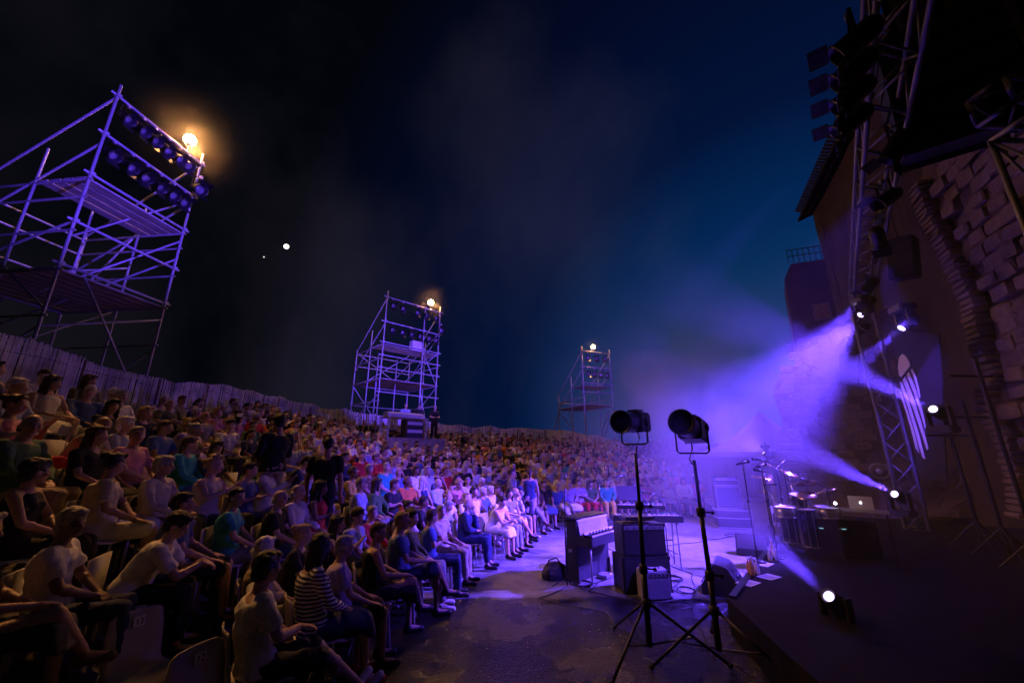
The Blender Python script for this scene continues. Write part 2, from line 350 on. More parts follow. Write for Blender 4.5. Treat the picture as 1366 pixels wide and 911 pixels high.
def V(*a): return Vector(a)
HEAD_C = None
def pose(name):
    """joint positions in metres; the seated figure faces +Y, floor at z=0, seat at 0.44"""
    P = dict(pel=V(0, -.02, .52), waist=V(0, -.06, .68), chest=V(0, -.07, .88), neck=V(0, -.06, 1.04), head=V(0, -.03, 1.185), yaw=0, tilt=8,
             hip=[V(-.095, .0, .52), V(.095, .0, .52)], knee=[V(-.12, .43, .53), V(.12, .43, .53)], ank=[V(-.12, .46, .10), V(.12, .46, .10)], toe=[V(-.14, .63, .035), V(.14, .63, .035)],
             sh=[V(-.185, -.06, .985), V(.185, -.06, .985)], el=[V(-.24, .06, .76), V(.24, .06, .76)], wr=[V(-.14, .28, .63), V(.14, .28, .63)], hd=[V(.0, 1, -.15), V(0, 1, -.15)], curl=.5)
    def shift(dy, dz=0, also=()):
        f = {'waist': .35, 'chest': .75, 'neck': 1.0, 'head': 1.1}
        for k, a in f.items(): P[k] = P[k] + V(0, dy * a, dz * a)
        P['sh'] = [p + V(0, dy * .95, dz * .95) for p in P['sh']]
    if name == 'thighs': P['yaw'] = 12
    elif name == 'crossed': P['el'] = [V(-.24, .03, .78), V(.24, .03, .78)]; P['wr'] = [V(.04, .19, .80), V(-.05, .23, .83)]; P['hd'] = [V(.9, .25, .15), V(-.9, .2, .1)]; P['yaw'] = 18
    elif name == 'lean': shift(.26, -.09); P['el'] = [V(-.17, .36, .66), V(.17, .36, .66)]; P['wr'] = [V(-.05, .52, .74), V(.05, .52, .74)]; P['hd'] = [V(.45, .8, -.3), V(-.45, .8, -.3)]; P['tilt'] = -12; P['yaw'] = -10
    elif name == 'chin': shift(.08, -.03); P['el'] = [V(-.13, .2, .70), V(.22, .1, .72)]; P['wr'] = [V(-.05, .17, .98), V(.0, .24, .66)]; P['hd'] = [V(.3, -.2, .9), V(-.8, .5, 0)]; P['yaw'] = 22; P['curl'] = 1.0
    elif name == 'legcross': P['knee'][1] = V(.05, .44, .62); P['ank'][1] = V(-.13, .58, .32); P['toe'][1] = V(-.17, .74, .24); P['wr'] = [V(-.03, .30, .68), V(.07, .33, .70)]; P['hd'] = [V(.6, .8, -.1), V(-.6, .8, -.1)]; P['yaw'] = -20
    elif name == 'lap': P['wr'] = [V(-.04, .22, .64), V(.05, .24, .64)]; P['hd'] = [V(.7, .6, -.2), V(-.7, .6, -.2)]; P['yaw'] = 38; P['knee'] = [V(-.09, .43, .53), V(.08, .43, .53)]
    elif name == 'clap': P['el'] = [V(-.26, .1, .80), V(.26, .1, .80)]; P['wr'] = [V(-.05, .27, .93), V(.05, .27, .93)]; P['hd'] = [V(.25, .6, .75), V(-.25, .6, .75)]; P['curl'] = .15; P['yaw'] = 5
    elif name == 'turned': P['yaw'] = -48; P['wr'][1] = V(.10, .18, .66); P['sh'] = [V(-.17, -.01, .985), V(.18, -.12, .985)]
    elif name == 'stretch': P['knee'] = [V(-.10, .47, .49), V(.11, .47, .49)]; P['ank'] = [V(-.07, .80, .12), V(.05, .84, .13)]; P['toe'] = [V(-.08, .93, .2), V(.06, .97, .21)]; P['wr'] = [V(-.1, .2, .66), V(.02, .26, .72)]; P['yaw'] = 15
    elif name == 'arm_up': P['el'][0] = V(-.33, .08, 1.08); P['wr'][0] = V(-.36, .18, 1.32); P['hd'][0] = V(0, .3, 1); P['curl'] = .2
    if name in ('stand', 'walk', 'stand_hold'):
        P.update(pel=V(0, 0, .94), waist=V(0, .0, 1.10), chest=V(0, -.01, 1.30), neck=V(0, -.01, 1.47), head=V(0, .02, 1.63), tilt=4,
                 hip=[V(-.09, 0, .93), V(.09, 0, .93)], knee=[V(-.1, .03, .50), V(.1, .02, .50)], ank=[V(-.11, -.02, .09), V(.11, -.03, .09)], toe=[V(-.13, .15, .03), V(.13, .14, .03)],
                 sh=[V(-.19, -.01, 1.41), V(.19, -.01, 1.41)], el=[V(-.245, -.04, 1.13), V(.245, -.04, 1.13)], wr=[V(-.25, .05, .89), V(.25, .05, .89)], hd=[V(0, .2, -1), V(0, .2, -1)])
        if name == 'walk':
            P['knee'] = [V(-.1, .19, .55), V(.1, -.02, .49)]; P['ank'] = [V(-.1, .28, .11), V(.1, -.26, .15)]; P['toe'] = [V(-.11, .45, .06), V(.11, -.12, .03)]
            P['el'] = [V(-.25, -.12, 1.14), V(.25, .08, 1.15)]; P['wr'] = [V(-.25, -.08, .91), V(.22, .26, 1.02)]; P['yaw'] = 20
        if name == 'stand_hold':
            P['el'] = [V(-.25, .02, 1.15), V(.25, .02, 1.15)]; P['wr'] = [V(-.08, .26, 1.12), V(.08, .26, 1.12)]; P['hd'] = [V(.5, .8, .1), V(-.5, .8, .1)]; P['yaw'] = -15
    return P

def head_M(P): return Matrix.Translation(P['head']) @ Matrix.Rotation(R(P['yaw']), 4, 'Z') @ Matrix.Rotation(R(P['tilt']) - R(8), 4, 'X')

def hand(m, w, d, side, curl, detail):
    d = d.normalized(); up = V(0, 0, 1) if abs(d.z) < .85 else V(0, -1, 0) if d.z < 0 else V(0, -1, 0)
    x = d.cross(up).normalized(); n = x.cross(d).normalized()          # x across the palm, n the back of the hand
    pc = w + d * .045
    M = Matrix((x, d, n)).transposed()
    m.ball(pc, (.040, .052, .016), M, 12, 8); m.caps(w - d * .01, w + d * .02, .026, .026, 8)
    ln = (.066, .076, .072, .056)
    for i in range(4):
        b = w + d * .082 + x * (-.031 + .0205 * i) * (1 if side > 0 else -1); a = curl * (.8 + .15 * i)
        d1 = (d * math.cos(a * .5) - n * math.sin(a * .5)); d2 = (d * math.cos(a * 1.3) - n * math.sin(a * 1.3))
        k = b + d1 * ln[i] * .55; m.caps(b - d * .012, k, .0098, .0088, 8); m.caps(k, k + d2 * ln[i] * .5, .0088, .0075, 8)
    tx = x * (-1 if side > 0 else 1); t0 = w + d * .025 + tx * .028; t1 = t0 + (tx * .6 + d * .75 - n * .25).normalized() * .042
    m.caps(t0, t1, .013, .0105, 8); m.caps(t1, t1 + (tx * .2 + d * .95 - n * .3).normalized() * .03, .0105, .0085, 8)

def body_mesh(P, fem, voxel):
    m = MB(); k = .92 if fem else 1.0
    fw = (P['chest'] - P['waist']).normalized(); ax = V(1, 0, 0); Q = Matrix((ax, fw.cross(ax), fw)).transposed()
    hw = .165 if fem else .158
    m.loft([(P['pel'] + V(0, 0, -.07), hw * .85, .105), (P['pel'], hw, .118), (P['waist'], .125 * k, .095, Q), (P['waist'].lerp(P['chest'], .6), .15 * k, .108, Q), (P['chest'] + fw * .04, .168 * k, .112, Q), (P['chest'] + fw * .11, .15 * k, .088, Q), (P['neck'] - fw * .01, .07, .06, Q)], 18, 2.2)
    if fem:
        for s in (-1, 1): m.ball(P['chest'] + Q @ V(.072 * s, .085, -.01), (.058, .052, .058), n=12, m=8)
    else: m.ball(P['waist'] + Q @ V(0, .04, .0), (.12, .085, .1), n=12, m=8)
    H = head_M(P); H3 = H.to_3x3()
    m.caps(P['neck'] + V(0, -.01, -.04), H @ V(0, -.02, -.05), .058 * k, .052 * k)
    m.ball(H @ V(0, -.012, .028), (.074, .094, .088), H3, 18, 12); m.ball(H @ V(0, .018, -.035), (.058, .066, .072), H3, 14, 10)
    m.ball(H @ V(0, .055, -.082), (.028, .024, .022), H3); m.ball(H @ V(0, .062, .012), (.056, .028, .018), H3, 12, 8)
    m.caps(H @ V(0, .082, .008), H @ V(0, .104, -.028), .009, .014, 8)
    for s in (-1, 1):
        m.ball(H @ V(.076 * s, -.008, -.008), (.011, .02, .032), H3, 10, 8); m.ball(H @ V(.036 * s, .058, -.022), (.026, .024, .02), H3, 10, 8)
    m.ball(H @ V(0, .078, -.055), (.026, .014, .009), H3, 10, 6)
    for i, s in ((0, -1), (1, 1)):
        m.caps(P['sh'][i] - V(.012 * s, 0, 0), P['el'][i], .052 * k, .038 * k); m.caps(P['el'][i], P['wr'][i], .040 * k, .026 * k); m.ball(P['el'][i].lerp(P['wr'][i], .25), (.043 * k,) * 3, n=10, m=8)
        m.caps(V(P['chest'].x, P['chest'].y, P['sh'][i].z - .01), P['sh'][i], .055, .052 * k)
        hand(m, P['wr'][i], P['hd'][i], s, P['curl'], True)
        m.caps(P['hip'][i], P['knee'][i], .082, .055 * k); m.caps(P['knee'][i], P['ank'][i], .055 * k, .034); m.ball(P['knee'][i].lerp(P['ank'][i], .28) + V(0, -.018, 0), (.055, .055, .085), n=10, m=8)
        m.caps(P['ank'][i] + V(0, -.01, -.03), P['toe'][i], .036, .026)
    me = fuse(m, voxel, 3)
    # real colour differences of a face: lips, brows, eyes
    ca = me.color_attributes.new('tint', 'FLOAT_COLOR', 'POINT'); Hi = H.inverted(); buf = []
    for v in me.vertices:
        q = Hi @ v.co; c = (1, 1, 1)
        if q.y > .03 and q.length < .16:
            ex, ez = abs(q.x) - .033, q.z + .004
            if (ex / .016) ** 2 + (ez / .008) ** 2 < 1: c = (.10, .10, .12)
            elif (ex / .022) ** 2 + ((q.z - .021) / .006) ** 2 < 1: c = (.30, .25, .22)
            elif (q.x / .026) ** 2 + ((q.z + .056) / .009) ** 2 < 1 and q.y > .06: c = (.85, .42, .42)
        buf += [*c, 1]
    ca.data.foreach_set('color', buf); return me

def shirt_mesh(P, fem, sleeve, voxel, seed):
    m = MB(); k = .93 if fem else 1.0
    fw = (P['chest'] - P['waist']).normalized(); ax = V(1, 0, 0); Q = Matrix((ax, fw.cross(ax), fw)).transposed(); e = .02
    seated = P['pel'].z < .7
    m.loft([(P['pel'] + V(0, 0, -.03), .168 + e, .125 + e), (P['pel'] + V(0, 0, .06), .16 + e, .118 + e), (P['waist'], .138 * k + e, .108 + e, Q), (P['waist'].lerp(P['chest'], .6), .152 * k + e, .11 + e, Q), (P['chest'] + fw * .04, .17 * k + e, .114 + e, Q), (P['chest'] + fw * .105, .158 * k + e, .09 + e * .7, Q), (P['neck'] - fw * .035, .085, .075, Q)], 20, 2.3)
    if fem:
        for s in (-1, 1): m.ball(P['chest'] + Q @ V(.072 * s, .09, -.01), (.066, .06, .066), n=12, m=8)
    else: m.ball(P['waist'] + Q @ V(0, .05, .0), (.135, .095, .115), n=12, m=8)
    for i, s in ((0, -1), (1, 1)):
        if sleeve > 0:
            m.caps(V(P['chest'].x, P['chest'].y, P['sh'][i].z - .015), P['sh'][i], .066, .068 * k)
            a, b, c = P['sh'][i], P['el'][i], P['wr'][i]
            if sleeve < 1: m.tube(a, a.lerp(b, .72), .066 * k, .064 * k, 14); m.ball(a, .067 * k)
            else: m.caps(a, b, .066 * k, .054 * k); m.tube(b, b.lerp(c, .93), .054 * k, .038 * k, 12)
    return fuse(m, voxel, 2, .015, 9, seed)

def legs_mesh(P, kind, voxel, seed):
    m = MB(); m.loft([(P['pel'] + V(0, 0, -.085), .15, .11), (P['pel'], .175, .13), (P['pel'] + V(0, -.02, .09), .155, .118)], 18, 2.3)
    if kind == 'dress':
        if P['pel'].z < .7:
            y, z = .40, .53; kx = (P['knee'][0].x + P['knee'][1].x) / 2
            m.loft([(V(0, .0, .52), .19, .11, Matrix.Rotation(R(-90), 3, 'X')), (V(kx, .25, .53), .20, .095, Matrix.Rotation(R(-90), 3, 'X')), (V(kx, .47, .50), .20, .10, Matrix.Rotation(R(-80), 3, 'X'))], 18)
            m.loft([(V(kx, .44, .56), .19, .06), (V(kx, .48, .40), .20, .075)], 18)
        else: m.loft([(P['pel'], .17, .125), (P['pel'] - V(0, 0, .25), .23, .18), (P['pel'] - V(0, 0, .45), .27, .21)], 20)
    else:
        f = 1 if kind == 'long' else .0
        for i in (0, 1):
            h, k, a = P['hip'][i], P['knee'][i], P['ank'][i]
            m.caps(h, k if f else h.lerp(k, .9), .095, .074 if f else .082)
            if f: m.tube(k, k.lerp(a, .94), .072, .06, 14)
    return fuse(m, voxel, 2, .013, 10, seed)

def shoes_mesh(P, i):
    m = MB()
    for i in (i,):
        a, t = P['ank'][i] + V(0, -.03, -.055), P['toe'][i] - V(0, 0, .004); m.caps(a, t, .042, .036, 10); m.ball(P['ank'][i] + V(0, -.01, -.02), (.044, .05, .035))
    return fuse(m, .014, 2)

def hair_mesh(kind, voxel=.011, seed=0):
    m = MB(); E = (.083, .101, .097)
    if kind in ('short', 'grey_short', 'cap', 'hat'):
        m.ball(V(0, -.022, .040), (.081, .093, .088)); m.ball(V(0, -.055, -.01), (.066, .058, .06)); m.ball(V(0, .045, .085), (.055, .04, .028))
    if kind == 'thick': m.ball(V(0, -.022, .048), (.09, .104, .096)); m.ball(V(0, -.06, -.02), (.074, .06, .07)); m.ball(V(0, .05, .09), (.062, .045, .035))
    if kind == 'bald':
        for i in range(11):
            a = PI * 1.08 + (PI * .84) * i / 10 - PI * 0; x, y = .074 * math.cos(a), .086 * math.sin(a) - .012; m.ball(V(x, y - .002, -.022), (.017, .015, .044), n=8, m=6)
    if kind in ('long', 'bob'):
        m.ball(V(0, -.022, .045), (.088, .10, .092)); L_ = .30 if kind == 'long' else .13
        m.loft([(V(0, -.045, .05), .085, .062), (V(0, -.058, -.05), .094, .056), (V(0, -.075, -.05 - L_ * .5), .10, .046), (V(0, -.085, -.05 - L_), .075, .026)], 16)
        for s in (-1, 1): m.caps(V(.072 * s, .012, .045), V(.08 * s, .0, -.05 - L_ * .45), .022, .019, 8)
        m.caps(V(-.05, .062, .095), V(.05, .062, .095), .02, .02, 8)
    if kind in ('bun', 'ponytail'):
        m.ball(V(0, -.02, .042), (.083, .096, .09)); m.ball(V(0, -.055, -.0), (.066, .056, .06)); m.caps(V(-.045, .055, .09), V(.045, .055, .09), .022, .022, 8)
        if kind == 'bun': m.ball(V(0, -.115, .09), .042)
        else: m.loft([(V(0, -.115, .06), .025, .02), (V(0, -.15, .0), .032, .026), (V(0, -.14, -.1), .03, .024), (V(0, -.125, -.2), .012, .01)], 12)
    if kind == 'curly':
        rnd = random.Random(3)
        for i in range(60):
            a = rnd.uniform(0, 2 * PI); zz = rnd.uniform(-.5, 1); rr = math.sqrt(max(0, 1 - zz * zz)); x, y = rr * math.cos(a), rr * math.sin(a)
            if y > .45 and zz < .55: continue
            m.ball(V(x * .098, y * .105 - .02, zz * .10 + .03), .03, n=8, m=6)
    dsp = {'curly': .014, 'long': .009, 'bald': .004}.get(kind, .007)
    me = fuse(m, voxel, 1, dsp, 26, seed); return me

def cap_mesh():
    m = MB(); m.lathe([(.001, .098), (.05, .085), (.078, .06), (.088, .025), (.09, .0), (.082, .0), (.07, .05), (.001, .085)], 20)
    m.loft([(V(0, .085, .012), .062, .03), (V(0, .135, .004), .055, .03), (V(0, .135, -.002), .054, .03), (V(0, .085, .004), .06, .03)], 14)
    for q in range(len(m.v)): m.v[q] = m.v[q] + V(0, -.012, .045)
    return m.mesh('cap', True)
def hat_mesh():
    m = MB(); m.lathe([(.001, .12), (.055, .118), (.078, .10), (.086, .05), (.09, .035), (.15, .022), (.152, .018), (.09, .028), (.082, .03), (.07, .1), (.001, .11)], 22)
    for q in range(len(m.v)): m.v[q] = m.v[q] + V(0, -.012, .03)
    return m.mesh('hat', True)
def glasses_mesh():
    m = MB()
    for s in (-1, 1):
        m.path([V(.033 * s + .021 * math.cos(a), .102, -.004 + .017 * math.sin(a)) for a in [2 * PI * i / 12 for i in range(13)]], .0022, 5); m.path([V(.054 * s, .10, 0), V(.076 * s, .05, .002), V(.08 * s, -.01, -.004)], .0018, 4)
    m.path([V(-.012, .103, 0), V(.012, .103, 0)], .002, 4); return m.mesh('glasses', True)
CAP, HAT, GLS = cap_mesh(), hat_mesh(), glasses_mesh()
HAIR = {k: hair_mesh(k, seed=i) for i, k in enumerate(('short', 'thick', 'bald', 'long', 'bob', 'bun', 'ponytail', 'curly'))}
CACHE = {}
def cached(key, fn):
    if key not in CACHE: CACHE[key] = fn()
    return CACHE[key]
def get_pose(p): return cached(('pose', p), lambda: pose(p))
def parts_for(p, fem, sleeve, legs, lod):
    P = get_pose(p); vb, vc = {0: (.0085, .014), 1: (.020, .022), 2: (.03, .034)}[lod]
    return (cached(('b', p, fem, lod), lambda: body_mesh(P, fem, vb)), cached(('s', p, fem, sleeve, lod), lambda: shirt_mesh(P, fem, sleeve, vc, hash(p) % 7 if False else len(p))),
            cached(('l', p, legs, lod), lambda: legs_mesh(P, legs, vc, len(p))), [cached(('f', p, i), lambda: shoes_mesh(P, i)) for i in (0, 1)])
SKIN = {'fair': (.60, .40, .31), 'tan': (.47, .29, .21), 'brown': (.22, .12, .08), 'dark': (.10, .055, .04)}
HC = {'black': (.012, .01, .01), 'dark brown': (.035, .02, .013), 'brown': (.09, .05, .03), 'blond': (.42, .30, .15), 'grey': (.35, .34, .33), 'white': (.62, .61, .60), 'reddish': (.16, .06, .03)}
COL = {'white': (.78, .77, .74), 'cream': (.62, .56, .44), 'pale blue': (.36, .44, .60), 'blue': (.08, .14, .36), 'navy': (.02, .03, .09), 'black': (.012, .012, .014), 'dark grey': (.06, .06, .065), 'grey': (.26, .26, .27), 'red': (.50, .02, .02),
       'green': (.07, .18, .06), 'turquoise': (.03, .38, .34), 'pink': (.6, .25, .30), 'orange': (.60, .18, .04), 'beige': (.45, .37, .27), 'lilac': (.42, .34, .55), 'brown': (.12, .07, .045), 'yellow': (.62, .48, .08), 'denim': (.09, .13, .24), 'olive': (.13, .15, .06)}
def person(loc, face, look, lod, scale=1.0):
    """look: pose fem sleeve legs skin hair haircol top toplegs (dict)"""
    P = get_pose(look['pose']); b, s, l, f = parts_for(look['pose'], look['fem'], look['sleeve'], look['legs'], lod)
    o = bpy.data.objects.new('person', b); C.objects.link(o); o.location = loc; o.rotation_euler = (0, 0, face); o.scale = (scale,) * 3; o.color = (*SKIN[look['skin']], 1)
    for name, me, col in (('top', s, COL[look['top']]), ('skirt' if look['legs'] == 'dress' else 'shorts' if look['legs'] == 'short' else 'trousers', l, COL[look['bottom']]), ('shoe', f[0], COL[look.get('shoes', 'black')]), ('shoe', f[1], COL[look.get('shoes', 'black')])):
        c = bpy.data.objects.new(name, me); C.objects.link(c); c.parent = o; c.color = (*col, 1)
        if name == 'top' and look.get('stripe'):
            if not c.data.materials: pass
    H = head_M(P)
    c = inst('hair', HAIR[look['hair']], o, M=H); c.color = (*HC[look['haircol']], 1)
    if look.get('cap'): c = inst('cap', CAP, o, M=H); c.color = (*COL[look['cap']], 1)
    if look.get('hat'): c = inst('sun_hat', HAT, o, M=H); c.color = (*COL[look['hat']], 1)
    if look.get('glasses'): c = inst('glasses', GLS, o, M=H)
    return o
def finish_people_materials():
    for k, me in CACHE.items():
        if k[0] == 'b': me.materials.clear(); me.materials.append(M_skin)
        elif k[0] in 'sl': me.materials.clear(); me.materials.append(M_cloth)
        elif k[0] == 'f': me.materials.clear(); me.materials.append(M_shoe)
    for me in HAIR.values(): me.materials.clear(); me.materials.append(M_hair)
    for me in (CAP, HAT): me.materials.append(M_cloth)
    GLS.materials.append(M_blackmetal)
seen_l = set()
# ------------------------------------------------------------------ chairs
def chair_shell():
    m = MB(); prof = [(.235, .425), (.21, .445), (.10, .44), (-.10, .43), (-.17, .445), (-.205, .50), (-.225, .60), (-.245, .72), (-.262, .82), (-.268, .845)]
    wd = [.19, .205, .215, .215, .205, .20, .205, .205, .185, .14]; n = 9
    for side in (0, 1):
        for j, (y, z) in enumerate(prof):
            for i in range(n):
                u = -1 + 2 * i / (n - 1); cup = .018 * u * u; back = j >= 5
                m.v.append(V(wd[j] * u, y + (cup if back else 0) + (0 if not side else (-.012 if back else 0)), z + (0 if back else cup) - (.012 if side and not back else 0)))
    k = len(prof) * n
    for j in range(len(prof) - 1):
        for i in range(n - 1):
            a = j * n + i; m.f += [(a, a + 1, a + n + 1, a + n), (k + a, k + a + n, k + a + n + 1, k + a + 1)]
    rim = [i for i in range(n)] + [j * n + n - 1 for j in range(1, len(prof))] + [(len(prof) - 1) * n + i for i in range(n - 2, -1, -1)] + [j * n for j in range(len(prof) - 2, 0, -1)]
    for a, b in zip(rim, rim[1:] + rim[:1]): m.f.append((b, a, k + a, k + b))
    return m
SHELL = chair_shell().mesh('chair_shell', True); SHELL.materials.append(M_cream)
LEGM = []
for sx in (-1, 1):
    for a, b in (((.16 * sx, .15, .43), (.20 * sx, .20, 0)), ((.16 * sx, -.12, .43), (.20 * sx, -.24, 0))):
        me = MB().tube(a, b, .0115, n=6).mesh('leg'); me.materials.append(M_chrome); LEGM.append(me)
def chair(loc, face, label, group, number=None, white=False):
    if label in seen_l: label = label.replace('plastic chair', 'plastic seat shell')
    seen_l.add(label)
    o = bpy.data.objects.new('plastic_chair', SHELL) if not number and not white else empty('plastic_chair', loc)
    if o.type == 'MESH': C.objects.link(o)
    else: s = inst('seat_shell', SHELL if not white else SHELLW, o)
    o.location = loc; o.rotation_euler = (0, 0, face); tag(o, label, 'chair', group)
    for me in LEGM: inst('leg', me, o)
    if number:
        st = MB().box((0, 0, 0), (.085, .075, .003)).obj('number_sticker', M_paper, o); M = Matrix.Translation((-.02, -.238, .765)) @ Matrix.Rotation(R(83), 4, 'X') @ Matrix.Rotation(PI, 4, 'Y') @ Matrix.Rotation(PI, 4, 'Z')
        M = Matrix.Translation((-.02, -.2375, .765)) @ Matrix(((-1, 0, 0, 0), (0, -.12, .993, 0), (0, .993, .12, 0), (0, 0, 0, 1)))
        st.matrix_local = M
        tx = text_mesh(number, .062); t = inst('number', tx, st, M=Matrix.Translation((0, -.022, .003)))
    return o
SHELLW = SHELL.copy(); SHELLW.materials[0] = M_white
def text_mesh(s, size, m=None, ext=.001):
    cu = bpy.data.curves.new('t', 'FONT'); cu.body = s; cu.size = size; cu.extrude = ext; cu.align_x = 'CENTER'
    o = bpy.data.objects.new('t', cu); C.objects.link(o); dg = bpy.context.evaluated_depsgraph_get(); me = bpy.data.meshes.new_from_object(o.evaluated_get(dg)); bpy.data.objects.remove(o)
    me.materials.clear(); me.materials.append(m or M_ink); return me

# ------------------------------------------------------------------ seats on curved rows
ROWW = ['front', 'second', 'third', 'fourth', 'fifth', 'sixth', 'seventh', 'eighth', 'ninth', 'tenth', 'eleventh', 'twelfth', 'thirteenth', 'fourteenth', 'fifteenth', 'sixteenth', 'seventeenth', 'eighteenth', 'nineteenth', 'twentieth']
LOOKAT = Vector((4.2, 7.6))
rs = random.Random(21); seats = []
k = 0
while k < 20:
    th = 89.5 + (k % 2) * 1.2
    while th < 199:
        r = Ffront(th) + .80 * k; b = Bback(th)
        dth = math.degrees(.555 / r)
        if r < b - .45:
            ok = True
            if 120 < th < 122.2 and k > 0: ok = False                       # stepped aisles between the blocks
            if 168.5 < th < 171.5 and k > 1: ok = False
            if 146 < th < 148 and k > 2: ok = False
            if ok:
                t2 = th + rs.uniform(-.12, .12) * dth; p = polar(t2, r + rs.uniform(-.06, .06)); hp = proj(p + Vector((0, 0, 1.2)))
                if hp and -60 < hp[0] < 945 and hp[1] < 1010 and hp[2] > 1.3: seats.append(dict(p=p, th=t2, k=k, head=hp))
        th += dth
    k += 1
